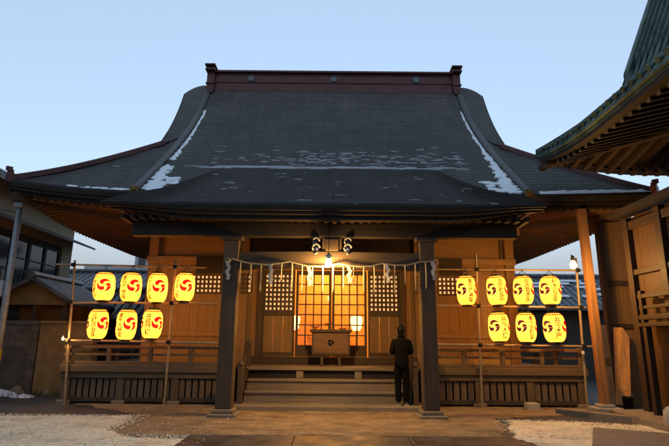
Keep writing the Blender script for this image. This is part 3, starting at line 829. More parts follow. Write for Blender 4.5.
lamp((-.12, 10.62, 3.02), 200, (1, .55, .16), .06)
t = bulb_thing('clamp_bulb', (5.40, 11.25, 3.24), 'lit bulb on an arm added to hold it forward of right rack, lighting the brace', BULB2, .075)
b = MB(); b.tube([(0, 0, .2), (0, .06, .25), (.34, .62, .2), (.68, 1.25, .08)], .013, 8); b.build('arm', BLACKM, t, local=True)  # arm added so the bulb sits forward and lights brace and board
lamp((5.39, 11.17, 3.14), 145, (1, .52, .15), .07)
t = bulb_thing('rack_bulb', (-6.52, RY - .07, 1.52), 'small orange lamp on the low pole at the left rack end', BULB2, .03)
b = MB(); b.box(-.015, .015, .015, .05, -.02, .02); b.build('clamp', BLACKM, t, local=True)
lamp((-6.52, RY - .16, 1.55), 14, (1, .5, .14), .04)
t = empty('unlit_bulb', (6.0, RY - .06, 1.30), 'unlit white bulb hanging under the low pole of right rack', 'lamp')
b = MB(); b.lathe([(.004, -.06), (.03, -.05), (.042, -.015), (.03, .03), (.02, .05)], 16); b.build('bulb', WHITEP, t, smooth=True, local=True)
b = MB(); b.lathe([(.022, .05), (.022, .10), (.008, .13)], 12); b.build('socket', BLACKM, t, local=True)

# ------------------------------------------------------------------ sacred rope with paper streamers
RPY = 10.78
pts_r = [(-2.30, 3.21), (-2.2, 3.25), (-2.03, 3.20), (-1.85, 3.16), (-1.48, 3.13), (-1.2, 3.16), (-.98, 3.20), (-.78, 3.15), (-.57, 3.105), (-.3, 3.10), (-.12, 3.11), (.1, 3.17), (.35, 3.13), (.55, 3.11), (.8, 3.12), (1.05, 3.18), (1.3, 3.15), (1.6, 3.15), (1.86, 3.22), (2.05, 3.23), (2.2, 3.24)]
SR = empty('sacred_rope', (0, RPY, 3.1), 'straw rope with white paper streamers strung between the porch posts', 'rope')
def zr(x):
    for (a, za), (c, zc) in zip(pts_r, pts_r[1:]):
        if a <= x <= c: return za + (zc - za) * (x - a) / (c - a)
    return 3.15
def f(b):
    fine = [-2.3 + 4.5 * i / 300 for i in range(301)]
    for ph in (0, math.pi):
        b.tube([(x, RPY + .011 * math.sin(x * 60 + ph), zr(x) + .009 * math.cos(x * 60 + ph)) for x in fine], .011, 6)
    for x in (-2.3, 2.2):
        b.tube([(x + .05 * math.cos(a), RPY, 3.21 + .06 * math.sin(a)) for a in [k * math.pi / 6 for k in range(13)]], .014, 6)
one('rope', ROPE, f, SR)
def f(b):
    for sg, x in ((-1, -2.25), (1, 2.03)):
        pass
for i in range(19):
    x = -2.02 + i * .222; L = random.uniform(.42, .66)
    if abs(x + .12) < .08: continue
    one('straw_tassel', ROPE, lambda b: [b.tube([(x + dx, RPY + dy, zr(x)), (x + dx * 1.3 + random.uniform(-.01, .01), RPY + dy, zr(x) - L * .5), (x + dx * 1.8, RPY + dy * 1.5, zr(x) - L * random.uniform(.85, 1))], [.006, .006, .003], 5) for dx, dy in ((-.008, 0), (.008, .004), (0, -.008))], SR)
for x, z, k in ((-2.28, 3.2, 1.15), (-1.36, 3.14, 1.2), (-.53, 3.10, 1.2), (.33, 3.13, 1.1), (1.15, 3.16, 1.1), (2.14, 3.23, 1.15)):
    def f(b):
        w, h = .07, .09 * k; px = x
        for j in range(4):
            px = x + (.028 if j % 2 else -.028); zt = z - j * h * .92
            M = Matrix.Translation((px, RPY - .02 - .004 * j, zt)) @ Matrix.Rotation(R(14 if j % 2 else -14), 4, 'Y') @ Matrix.Rotation(R(random.uniform(-12, 12)), 4, 'Z')
            b.box(-w / 2, w / 2, -.0015, .0015, -h * 1.15, 0, M)
    one('paper_streamer', SHIDE, f, SR)

# ------------------------------------------------------------------ offertory box on its stand
BX = empty('offertory_box', (-.07, 13.8, DZ), 'wooden offertory box with round crest standing before the lit doors', 'offering box')
W_BOXX = wood('box_timber', (.17, .085, .035), 'x', .5, .2)
b = MB(); b.box(-.48, .48, -.24, .24, .32, .86); b.build('chest', W_BOXX, BX, local=True, bevel=.012)
b = MB(); b.box(-.55, .55, -.30, -.23, .86, .94); b.box(-.55, .55, .23, .30, .86, .94); b.box(-.55, -.48, -.23, .23, .86, .94); b.box(.48, .55, -.23, .23, .86, .94)
for i in range(7): b.box(-.478, .478, -.2 + i * .062, -.18 + i * .062, .87, .93)
b.build('slatted_top', W_DARKX, BX, local=True, bevel=.008)
b = MB()
for x in (-.5, .46): b.box(x, x + .04, -.26, .26, .30, .859)
b.box(-.5, .5, -.262, .262, .27, .315); b.build('frame', W_DARKX, BX, local=True, bevel=.006)
for x in (-.23, .23):
    for y in (-.18, .18):
        b = MB(); b.box(x - .035, x + .035, y - .035, y + .035, 0, .269); b.build('leg', W_DARKZ, BX, local=True, bevel=.006)
b = MB(); b.lathe([(.085, -.25), (.085, -.243), (.10, -.243), (.10, -.25)], 24, (0, 0, .60), 'y')
for k in range(3):
    a = k * 2.094 + .5; b.tube([(.02 * math.cos(a), -.246, .60 + .02 * math.sin(a)), (.055 * math.cos(a + .5), -.248, .60 + .055 * math.sin(a + .5)), (.075 * math.cos(a + 1.2), -.246, .60 + .075 * math.sin(a + 1.2))], [.022, .018, .006], 6)
b.build('crest', plain('pale_brass', (.24, .17, .085), .6, .2), BX, local=True)

# ------------------------------------------------------------------ furnishings of the lit room
AL = empty('altar_table', (.0, 16.9, .9), 'low altar table with stands, seen through the lit grid doors', 'altar')
b = MB(); b.box(-.9, .9, -.3, .3, .72, .8); b.build('table_top', W_BOARD, AL, local=True, bevel=.01)
for x in (-.8, .8):
    for y in (-.22, .22):
        b = MB(); b.box(x - .04, x + .04, y - .04, y + .04, 0, .719); b.build('leg', W_BOARD, AL, local=True)
for x, h in ((-.6, .25), (-.15, .35), (.3, .2)):
    t = empty('offering_stand', (x, 16.9, 1.70), {-.6: 'footed offering stand on the left of the altar table', -.15: 'tallest footed stand at the middle of the altar table', .3: 'lowest footed stand right of middle on altar table'}[x], 'stand', 'offering stands on the altar table')
    b = MB(); b.lathe([(.10, 0), (.09, .02), (.03, .06), (.03, h - .06), (.14, h), (.15, h + .03), (.13, h + .02)], 16); b.build('cup', GOLD, t, local=True, smooth=True)
for x in (-1.25, .72):
    t = empty('standing_lamp', (x, 16.2, .9), 'lit paper standing lamp inside the hall, ' + ('behind the left door' if x < 0 else 'behind the right door'), 'lamp', 'standing lamps inside the hall')
    b = MB(); b.lathe([(.12, 0), (.13, .03), (.03, .06), (.02, .9), (.05, .93)], 16); b.build('stem', W_DARKZ, t, local=True)
    b = MB(); b.lathe([(.10, .93), (.15, 1.0), (.19, 1.25), (.17, 1.36), (.1, 1.38)], 12); b.build('shade', ALTL, t, local=True)
lamp((-.1, 16.2, 3.85), 420, (1, .40, .075), .15, 'room_lamp_light')
lamp((.95, 16.0, 2.15), 70, (1, .5, .13), .12, 'room_lamp_light')
lamp((-1.25, 15.9, 2.15), 26, (1, .42, .1), .12, 'room_lamp_light')

# ------------------------------------------------------------------ brace, its stone, leaning board
BR = empty('timber_brace', (6.31, 12.18, 0), 'tall slanting timber brace on a stone under the right roof corner', 'brace')
one('post', W_NEWZ, lambda b: b.bar((6.26, 12.18, .16), (6.17, 12.18, 4.80), .175, .19, (0, 1, 0)), BR, bevel=.012)
one('footing_stone', STONE2, lambda b: (b.box(5.97, 6.57, 11.95, 12.42, -.02, .10), b.box(6.09, 6.43, 12.02, 12.34, .10, .17)), BR, bevel=.02)
one('tie_cleat', W_DARKX, lambda b: b.box(6.33, 6.50, 12.1, 12.26, 1.0, 1.2), BR, bevel=.01)
o = one('leaning_board', W_ORANGE, lambda b: b.prism([(6.76, 12.6, .10), (7.10, 12.6, .08), (7.42, 12.9, 1.68), (7.28, 12.9, 1.92), (7.06, 12.9, 1.92)], (0, 0, 0), (.01, .05, 0)), bevel=.006)
tag(o, 'wide orange wooden board leaning upright behind the slanting brace', 'board')
o = one('pale_plank', plain('pale_plywood', (.55, .43, .22), .6, 0, .15), lambda b: b.prism([(6.66, 12.75, .10), (6.84, 12.75, .10), (6.92, 12.98, 1.98), (6.74, 12.98, 1.98)], (0, 0, 0), (0, .03, 0)), bevel=.004)
tag(o, 'narrow pale plank standing between the brace and the orange board', 'board')
t = empty('fire_bucket', (6.9, 12.35, 0), 'dark round bucket on the ground below the orange board', 'bucket')
b = MB(); b.lathe([(.10, 0), (.13, .3), (.14, .31), (.13, .32), (.12, .3), (.09, .02)], 18); b.build('pail', BLACKM, t, local=True, smooth=True)
b = MB(); b.tube([(.135 * math.cos(a), 0, .30 + .15 * math.sin(a)) for a in [k * math.pi / 10 for k in range(11)]], .006, 6); b.build('handle', PIPE, t, local=True)
# ------------------------------------------------------------------ neighbouring hall with copper roof (right)
NB = empty('copper_roofed_hall', (9.0, 6.0, 0), 'neighbouring wooden hall with green copper tiled roof and rafters', 'shrine')
NX0, NY1, NY0 = 5.08, 12.0, -4.0
def nlift(y): return .32 * max(0, (y - 9.2) / 2.8) ** 2.0
def nliftx(x): return .32 * max(0, 1 - (x - NX0) / 2.8) ** 2.0
NP = [(0, 5.87), (.8, 6.46), (1.45, 7.06), (1.64, 7.52), (2.3, 9.1), (3.6, 12.1)]
def nz(s):
    for (a, za), (c, zc) in zip(NP, NP[1:]):
        if s <= c: return za + (zc - za) * (s - a) / (c - a)
    return NP[-1][1]
def npt(s, y): return (NX0 + s, y, nz(s) + nlift(y) * math.exp(-s / .9))
b = MB()
def ylim(s): return NY1 - s if s < 1.45 else 10.5
b.grid([[npt(s, NY0 + (ylim(s) - NY0) * k / 40) for k in range(41)] for s in [i * .09 for i in range(41)]])
# far slope of the skirt roof
b.grid([[(NX0 + s + (12 - NX0 - s) * k / 30, NY1 - s, nz(s) + nliftx(NX0 + s + (12 - NX0 - s) * k / 30) * math.exp(-s / .9)) for k in range(31)] for s in [i * .145 for i in range(11)]])
NR = b.build('roof', PATINA, NB, fix=False)
b = MB(); y = 11.75; n = 0
while y > 2:
    smax = 3.6 if y < 10.45 else NY1 - y
    if smax > .15:
        pts = [npt(s, y) for s in [smax * i / 14 for i in range(15)]]
        b.tube([(p[0] - (.04 if i == 0 else 0), p[1], p[2] + .02) for i, p in enumerate(pts)], .062, 8)
    y -= .245
b.build('tile_ribs', PATINA, NR)
b = MB()
x = NX0 + .3
while x < 11.5:
    sm = min(1.45, x - NX0)
    b.tube([(x, NY1 - s + (.04 if s == 0 else 0), nz(s) + nliftx(x) * math.exp(-s / .9) + .02) for s in [sm * i / 6 for i in range(7)]], .062, 8); x += .245
b.build('tile_ribs', PATINA, NR)
# eave edge courses
def nsweep(prof, name, m):
    b = MB(); rr = []
    for d, dz in prof:
        r = [(NX0 + d, NY0 + (NY1 - d - NY0) * k / 50, 5.87 + nlift(NY0 + (NY1 - NY0) * k / 50) + dz) for k in range(51)]
        r += [(NX0 + d + (12 - NX0 - d) * k / 40, NY1 - d, 5.87 + nliftx(NX0 + (12 - NX0) * k / 40) + dz) for k in range(1, 41)]
        rr.append(r)
    b.grid(rr); return b.build(name, m, NR, fix=False)
nsweep([(.0, .01), (-.02, -.10), (.04, -.11), (.04, -.17), (.1, -.175)], 'tile_edge', PATINA)
nsweep([(.06, -.165), (.06, -.25), (.16, -.255), (.36, -.26)], 'eave_board', W_BLACK)
b = MB(); rr = []
for d, dz in ((.3, -.20), (1.7, .15), (3.2, .5)):
    r = [(NX0 + d, NY0 + (NY1 - d - NY0) * k / 40, 5.87 + nlift(NY0 + (NY1 - NY0) * k / 40) * max(0, 1 - d / 2.5) + dz) for k in range(41)]
    r += [(NX0 + d + (12 - NX0 - d) * k / 30, NY1 - d, 5.87 + nliftx(NX0 + (12 - NX0) * k / 30) * max(0, 1 - d / 2.5) + dz) for k in range(1, 31)]
    rr.append(r)
b.grid(rr); NS = b.build('soffit', W_BLACK, NB, fix=False)
TIPS = plain('worn_white_tip', (.20, .19, .17), .8, 0, .3, 30)
rf = MB(); y = 11.6
while y > 1:
    d1 = min(1.9, NY1 - y)
    za = 5.87 + nlift(y) * .9 - .20 - .06; zb = 5.87 + nlift(y) * max(0, 1 - d1 / 2.5) + .25 * d1 - .27 - .06
    if d1 > .45:
        rf.bar((NX0 + .24, y, za), (NX0 + d1, y, zb), .09, .12); one('rafter_tip', TIPS, lambda b: b.box(NX0 + .225, NX0 + .238, y - .045, y + .045, za - .06, za + .055), NS)
    y -= .27
rf.build('rafters', W_BLACK, NS)  # left rafters in the darker timber, shade put into their colour
rf = MB(); x = NX0 + .45
while x < 11.5:
    d1 = min(1.9, x - NX0)
    za = 5.87 + nliftx(x) * .9 - .20 - .06; zb = 5.87 + nliftx(x) * max(0, 1 - d1 / 2.5) + .25 * d1 - .27 - .06
    if d1 > .4: rf.bar((x, NY1 - .2, za), (x, NY1 - d1, zb), .10, .13)
    x += .30
rf.build('rafters', W_DARKX, NS)
one('hip_beam', W_DARKY, lambda b: (b.bar((NX0 + .1, NY1 - .1, 5.88), (NX0 + 2.2, NY1 - 2.2, 6.02), .18, .24), b.lathe([(.0, NY1 + .04), (.09, NY1 + .04), (.10, NY1 + .02), (.10, NY1 - .1)], 16, (NX0 + .14, 0, 5.83), 'y')), NS)
# hip ridge, verge of the upper gable
pts = [(NX0 + s, NY1 - s, nz(s) + nlift(NY1) * math.exp(-s / .9)) for s in [1.45 - i * .059 for i in range(25)]]
ridge_strip(pts, .22, .07).build('hip_ridge', PATINA, NR)
pts = [(NX0 + s, 10.47, nz(s) + .02) for s in [3.6 - i * .08 for i in range(26)]]
ridge_strip(pts, .24, .22).build('verge_ridge', PATINA, NR)
b = MB(); rr = []
for s in [1.5 + i * .1 for i in range(21)]:
    z = nz(s); rr.append([(NX0 + s, 10.60, z + .06), (NX0 + s, 10.60, z - .12), (NX0 + s, 10.52, z - .13), (NX0 + s, 10.52, z - .42), (NX0 + s, 10.4, z - .42)])
b.grid(rr); b.build('verge_board', W_BLACK, NR, fix=False)
one('ridge_cap', PATINA, lambda b: b.box(NX0 + 3.45, NX0 + 3.95, NY0, 10.2, 11.8, 12.5), NR)
one('gable_wall', W_DARKZ, lambda b: b.prism([(NX0 + 1.8, 9.6, 7.3), (NX0 + 3.6, 9.6, 7.3), (NX0 + 3.6, 9.6, 11.4)], (0, 0, 0), (0, -.1, 0)), NB)
one('wall', W_WALLZ, lambda b: (b.box(9.0, 9.1, -3, 9.0, .3, 6.6), b.box(9.1, 13, 8.9, 9.0, .3, 6.6)), NB)
for y in (8.95, 5.0, 1.0, -3.0): one('wall_post', W_DARKZ, lambda b: b.box(8.88, 9.12, y - .12, y + .12, 0, 6.5), NB, bevel=.015)
# lower plank-walled wing under the shrine's right roof corner
WG = empty('plank_wing', (8.0, 8.0, 0), 'tall plank walled wing with slatted railing at the right frame edge', 'building')
WX = 6.68
def f(b):
    for i in range(20):
        y0 = 5.0 + i * .306; b.box(WX + random.uniform(0, .006), WX + .05, y0 + .003, y0 + .303, .3, 4.3)
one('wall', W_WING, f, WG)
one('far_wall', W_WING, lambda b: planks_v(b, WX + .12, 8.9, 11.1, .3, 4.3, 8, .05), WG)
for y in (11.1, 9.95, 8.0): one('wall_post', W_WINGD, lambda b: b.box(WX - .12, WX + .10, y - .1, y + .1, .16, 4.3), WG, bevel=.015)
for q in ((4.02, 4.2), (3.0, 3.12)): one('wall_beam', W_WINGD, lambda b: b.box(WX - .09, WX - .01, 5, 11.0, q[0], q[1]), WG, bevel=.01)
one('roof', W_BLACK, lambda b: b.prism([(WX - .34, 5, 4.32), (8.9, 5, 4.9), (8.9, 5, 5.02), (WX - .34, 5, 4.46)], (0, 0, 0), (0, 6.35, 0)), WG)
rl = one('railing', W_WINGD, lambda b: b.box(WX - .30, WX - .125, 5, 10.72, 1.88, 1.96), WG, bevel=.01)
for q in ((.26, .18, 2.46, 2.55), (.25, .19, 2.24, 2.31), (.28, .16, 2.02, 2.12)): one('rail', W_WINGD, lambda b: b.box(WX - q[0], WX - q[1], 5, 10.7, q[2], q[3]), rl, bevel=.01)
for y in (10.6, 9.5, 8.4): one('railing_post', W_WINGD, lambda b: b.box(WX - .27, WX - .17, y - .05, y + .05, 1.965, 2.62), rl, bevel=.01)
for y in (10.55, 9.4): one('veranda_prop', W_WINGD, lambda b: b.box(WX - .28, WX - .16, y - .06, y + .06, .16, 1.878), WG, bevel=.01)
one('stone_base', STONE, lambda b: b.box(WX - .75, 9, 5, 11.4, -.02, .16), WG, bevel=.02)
# tall plank screen closing the gap beyond the brace
OH = empty('plank_screen', (7.9, 13.4, 0), 'tall plank screen wall behind the orange leaning board', 'screen')
one('boarding', W_WALLZ, lambda b: planks_v(b, 7.22, 8.8, 13.3, 0, 4.74, 5, .06), OH)
one('end_post', W_DARKZ, lambda b: b.box(7.10, 7.219, 13.24, 13.42, 0, 4.78), OH, bevel=.01)
for q in ((3.0, 3.14), (1.9, 2.02)): one('rail', W_DARKX, lambda b: b.box(7.221, 8.8, 13.25, 13.296, q[0], q[1]), OH, bevel=.008)

# ------------------------------------------------------------------ left: houses, walls, pole
def tiled_gable(b, x0, x1, y0, y1, ze, zr, axis='y', ov=.4, ribs=.3):
    """two tiled slopes with rounded ribs running down them"""
    if axis == 'y':
        xm = (x0 + x1) / 2
        for xa in (x0 - ov, x1 + ov):
            zb = ze - (zr - ze) * ov / (xm - x0)
            b.prism([(xm, y0 - ov, zr), (xa, y0 - ov, zb), (xa, y0 - ov, zb - .08), (xm, y0 - ov, zr - .1)], (0, 0, 0), (0, y1 - y0 + 2 * ov, 0))
            y = y0 - ov + .1
            while y < y1 + ov: b.tube([(xm, y, zr + .01), (xa, y, zb + .01)], .05, 6); y += ribs
        b.tube([(xm, y0 - ov - .04, zr + .06), (xm, y1 + ov, zr + .06)], .12, 8)
    else:
        ym = (y0 + y1) / 2
        for ya in (y0 - ov, y1 + ov):
            zb = ze - (zr - ze) * ov / (ym - y0)
            b.prism([(x0 - ov, ym, zr), (x0 - ov, ya, zb), (x0 - ov, ya, zb - .08), (x0 - ov, ym, zr - .1)], (0, 0, 0), (x1 - x0 + 2 * ov, 0, 0))
            x = x0 - ov + .1
            while x < x1 + ov: b.tube([(x, ym, zr + .01), (x, ya, zb + .01)], .05, 6); x += ribs
        b.tube([(x0 - ov - .04, ym, zr + .06), (x1 + ov, ym, zr + .06)], .12, 8)
H2 = empty('two_storey_house', (-14, 17, 0), 'two storey cream house with dark window band behind the utility pole', 'house')
HX = -11.3
one('wall', PLASTER, lambda b: (b.box(-17, HX, 11, 21.4, 5.2, 6.9), b.box(-17, HX, 11, 21.4, 0, 2.9), b.box(-17, HX, 20.6, 21.39, 2.9, 5.2)), H2)
one('window_backing', SLATEW, lambda b: b.box(-16.9, HX - .1, 11.1, 20.6, 2.9, 5.2), H2)
for i in range(9):
    y = 11.3 + i * 1.03
    w = one('window', W_BLACK, lambda b: (b.box(HX - .1, HX - .04, y, y + .06, 3.3, 5.0), b.box(HX - .1, HX - .04, y + .94, y + 1.0, 3.3, 5.0), b.box(HX - .1, HX - .04, y + .06, y + .94, 4.94, 5.0), b.box(HX - .1, HX - .04, y + .06, y + .94, 3.3, 3.36), b.box(HX - .09, HX - .05, y + .06, y + .94, 4.3, 4.34)), H2)
    one('pane', DGLASS, lambda b: b.box(HX - .095, HX - .085, y + .06, y + .94, 3.36, 4.94), w)
one('pent_roof', W_BLACK, lambda b: b.prism([(HX, 11, 5.55), (HX + .75, 11, 5.28), (HX + .75, 11, 5.36), (HX, 11, 5.66)], (0, 0, 0), (0, 10.9, 0)), H2)
one('balcony_rail', W_BLACK, lambda b: (b.box(HX + .02, HX + .5, 11, 21, 2.95, 3.05), b.box(HX + .46, HX + .5, 11, 21, 3.75, 3.8), [b.box(HX + .46, HX + .49, 11 + k * .25, 11.03 + k * .25, 3.05, 3.75) for k in range(40)]), H2)
one('roof', TILE, lambda b: tiled_gable(b, -17, HX, 11, 21.4, 6.9, 8.3, 'y', .7), H2)
one('air_conditioner', GREYW, lambda b: b.box(HX + .02, HX + .34, 15.9, 16.7, 3.1, 3.7), H2, bevel=.02)
SH = empty('gabled_shed', (-9.5, 17.3, 0), 'low ochre shed with tiled gable roof behind the block wall', 'shed')
one('wall', OCHRE, lambda b: (b.box(-10.6, -8.5, 16.2, 18.6, 2.55, 2.75), b.prism([(-10.6, 16.2, 2.75), (-8.5, 16.2, 2.75), (-9.55, 16.2, 3.3)], (0, 0, 0), (0, 2.4, 0)), b.box(-10.6, -8.5, 17.2, 18.6, 0, 2.55)), SH)
for x in (-10.5, -9.55, -8.6): one('post', W_DARKZ, lambda b: b.box(x - .06, x + .06, 16.25, 16.37, 0, 2.549), SH)
one('roof', TILE, lambda b: tiled_gable(b, -10.6, -8.5, 16.2, 18.6, 2.82, 3.42, 'y', .35, .22), SH)
o = one('block_wall', BLOCK, lambda b: (b.box(-12.5, -8.62, 15.0, 15.2, -.02, 1.9), b.box(-12.52, -8.6, 14.97, 15.23, 1.9, 2.02)), bevel=.01)
tag(o, 'stained grey concrete block wall in front of the shed', 'wall')
o = one('mud_wall', OCHRE, lambda b: (b.box(-8.59, -7.0, 15.02, 15.22, -.02, 1.94), b.box(-8.59, -6.95, 14.95, 15.28, 1.94, 2.02)), bevel=.015)
tag(o, 'ochre earthen wall between the block wall and the veranda', 'wall')
UP = empty('utility_pole', (-8.28, 12.8, 0), 'slim grey metal pole at the left beneath the roof corner', 'pole')
one('shaft', POLEM, lambda b: b.tube([(-8.28, 12.8, -.02), (-8.28, 12.8, 4.86)], [.085, .075], 14), UP, smooth=True)
one('cap', POLEM, lambda b: b.box(-8.40, -8.16, 12.70, 12.90, 4.86, 4.98), UP, bevel=.01)
one('band', plain('yellow_band', (.45, .33, .05), .6), lambda b: b.lathe([(.083, .95), (.09, .95), (.09, 1.25), (.083, 1.25)], 14, (-8.28, 12.8, 0)), UP)
one('meter_box', GREYW, lambda b: b.box(-8.62, -8.37, 12.72, 12.9, 2.55, 2.95), UP, bevel=.015)
o = one('overhead_cable', BLACKM, lambda b: [b.tube([(-8.28 - i * .28, 12.8 + i * .0 - i * .3, zz - .5 * math.sin(math.pi * i / 24) + i * .1) for i in range(13)], .012, 5) for zz in (4.72,)])
tag(o, 'black cable running from the grey pole toward the house', 'cable')
# dark tiled houses beyond the left rack, and the grey block far behind
def house(name, x0, x1, y0, y1, ze, zr, label, wm, ax='x', snow=False):
    h = empty(name, ((x0 + x1) / 2, (y0 + y1) / 2, 0), label, 'house', 'tiled houses behind the shrine')
    w = one('wall', wm, lambda b: (b.box(x0, x1, y0, y1, 0, ze), b.prism([(x0, y0, ze), (x0, y1, ze), (x0, (y0 + y1) / 2, zr - .12)], (0, 0, 0), (x1 - x0, 0, 0)) if ax == 'x' else b.prism([(x0, y0, ze), (x1, y0, ze), ((x0 + x1) / 2, y0, zr - .12)], (0, 0, 0), (0, y1 - y0, 0))), h)
    r = one('roof', TILE, lambda b: tiled_gable(b, x0, x1, y0, y1, ze + .06, zr, ax, .5), h)
    if snow:
        ym = (y0 + y1) / 2
        for i in range(20):
            t = random.uniform(.15, .95); x = random.uniform(x0, x1); y = ym + (y0 - ym) * t; z = zr + (ze + .06 - zr) * t + .065
            g = (zr - ze - .06) / (ym - y0); w = random.uniform(.3, 1.2)
            M = Matrix.Translation((x, y, z)) @ Matrix.Rotation(math.atan(g), 4, 'X')
            one('snow_patch', SNOW, lambda b: b.box(-w / 2, w / 2, -.12, .12, -.01, .03, M), r, bevel=.03)
    for k in range(3):
        xx = x0 + (x1 - x0) * (k + .5) / 3
        wi = one('window', W_BLACK, lambda b: (b.box(xx - .7, xx + .7, y0 - .03, y0 - .002, ze - 1.6, ze - .3)), h)
        one('pane', DGLASS, lambda b: (b.box(xx - .62, xx - .03, y0 - .04, y0 - .032, ze - 1.52, ze - .38), b.box(xx + .03, xx + .62, y0 - .04, y0 - .032, ze - 1.52, ze - .38)), wi)
house('tiled_house', -14.2, -6.2, 23, 28, 3.5, 4.75, 'long dark house with grey tiled roof beyond the left lantern rack', plain('grey_siding', (.17, .165, .16), .85, 0, .2, 3))
house('tiled_house', -11.5, -7.4, 18.9, 21.6, 2.5, 3.35, 'low tiled house just behind the ochre earthen wall', SLATEW)
house('tiled_house', 8.0, 15.5, 22, 27.5, 3.1, 4.6, 'tiled house with snow strips on its roof beyond the right rack', SLATEW, 'x', True)
TW = empty('grey_building', (-25, 74, 0), 'pale grey multi storey building far behind the left lantern rack', 'building')
one('wall', GREYW, lambda b: (b.box(-28.0, -19, 70, 80, 0, 13.2), b.box(-36, -28.01, 72, 80, 0, 11.6)), TW)
for i in range(5):
    for k in range(5):
        x = -27 + k * 1.7; one('window', DGLASS, lambda b: b.box(x - .5, x + .5, 69.95, 69.99, 1.4 + i * 2.4, 2.8 + i * 2.4), TW)

# ------------------------------------------------------------------ ground
def sheet(name, poly, z, m, label=None, n=0):
    b = MB(); b.add([(x, y, z) for x, y in poly], [tuple(range(len(poly)))])
    o = b.build(name, m, None, fix=False); o['kind'] = 'structure'; return o
sheet('ground', [(-400, -60), (400, -60), (400, 700), (-400, 700)], 0, ASPHALT)
def jag(poly, amp=.06, step=.25):
    out = []
    for (x0, y0), (x1, y1) in zip(poly, poly[1:] + poly[:1]):
        L = math.hypot(x1 - x0, y1 - y0); k = max(1, int(L / step))
        for i in range(k): t = i / k; out.append((x0 + (x1 - x0) * t + random.uniform(-amp, amp), y0 + (y1 - y0) * t + random.uniform(-amp, amp)))
    return out
def heaped(name, poly, z, h, m):
    """a low bed with an uneven surface inside the outline"""
    xs = [p[0] for p in poly]; ys = [p[1] for p in poly]
    def inside(x, y):
        c = False
        for (x0, y0), (x1, y1) in zip(poly, poly[1:] + poly[:1]):
            if (y0 > y) != (y1 > y) and x < (x1 - x0) * (y - y0) / (y1 - y0) + x0: c = not c
        return c
    st = .07; b = MB(); idx = {}
    nx = int((max(xs) - min(xs)) / st) + 1; ny = int((max(ys) - min(ys)) / st) + 1
    for i in range(nx + 1):
        for j in range(ny + 1):
            x, y = min(xs) + i * st, min(ys) + j * st
            if inside(x, y):
                e = sum(inside(x + a, y + c) for a, c in ((.12, 0), (-.12, 0), (0, .12), (0, -.12)))
                idx[(i, j)] = len(b.v); b.v.append((x + random.uniform(-.02, .02), y + random.uniform(-.02, .02), z + (random.uniform(.4, 1) * h + .25 * h * math.sin(x * 2.1) * math.sin(y * 2.7) if e == 4 else 0)))
    for (i, j) in idx:
        q = [(i, j), (i + 1, j), (i + 1, j + 1), (i, j + 1)]
        if all(k in idx for k in q): b.f.append(tuple(idx[k] for k in q))
    o = b.build(name, m, None, smooth=True, fix=False); tag(o, None, None, None, 'structure'); return o
DP = [(-6.6, 12.95), (6.5, 12.95), (5.4, 11.6), (3.35, 10.9), (3.35, 10.3), (2.9, 8.95), (-2.0, 8.9), (-3.35, 8.7), (-3.9, 9.15), (-4.1, 10.95), (-5.2, 11.9)]
heaped('dirt_path', jag(DP), .006, .020, DIRT)
heaped('gravel', jag([(-9.8, 10.9), (-6.7, 10.85), (-4.0, 10.95), (-3.8, 9.3), (-3.3, 8.75), (-2.0, 8.55), (-2.0, 7.4), (-9.8, 7.4)]), .008, .022, GRAVEL)
heaped('gravel', jag([(3.4, 10.45), (3.5, 10.85), (5.2, 10.55), (6.3, 10.1), (6.3, 9.3), (4.4, 7.4), (3.2, 7.4), (3.0, 8.9)]), .008, .022, GRAVEL)
b = MB()
x = -2.35
while x < 3.0:
    w = random.uniform(1.5, 2.3); b.box(x + .003, min(3.0, x + w) - .003, 8.2, 8.86, -.05, .024 + random.uniform(0, .006)); b.box(x + .003, min(3.0, x + w) - .003, 7.3, 8.19, -.05, .024 + random.uniform(0, .006)); x += w
o = b.build('stone_path', PAVE, None, bevel=.01); o['kind'] = 'structure'
# stones at the right
M = Matrix.Translation((4.6, 9.0, 0)) @ Matrix.Rotation(R(-27), 4, 'Z')
o = one('stone_slab', plain('tan_stone', (.22, .17, .125), .85, 0, .3, 5, .5), lambda b: b.box(-.2, 3.2, -2.2, .0, -.03, .16, M), bevel=.02)
tag(o, 'large tan stone step slab lying at the right corner', 'stone slab')
o = one('marker_stone', STONE2, lambda b: b.lathe([(.17, .15), (.18, .30), (.165, .40), (.12, .47), (.05, .505), (.005, .51)], 20, (5.92, 9.2, 0)), smooth=True)
tag(o, 'small pale round topped stone standing on the tan slab', 'marker stone')
o = one('kerb_stone', STONE, lambda b: b.bar((4.95, 11.75, .05), (6.3, 10.3, .05), .16, .16), bevel=.02)
tag(o, 'long low kerb stone in front of the neighbouring hall', 'kerb')
for x in (3.55, 6.03, -4.0):
    pass
o = one('footing_block', STONE2, lambda b: b.box(4.50, 4.80, 12.25, 12.5, -.02, .16), bevel=.02)
tag(o, 'single pale square block on the ground under the right rack', 'stone block')
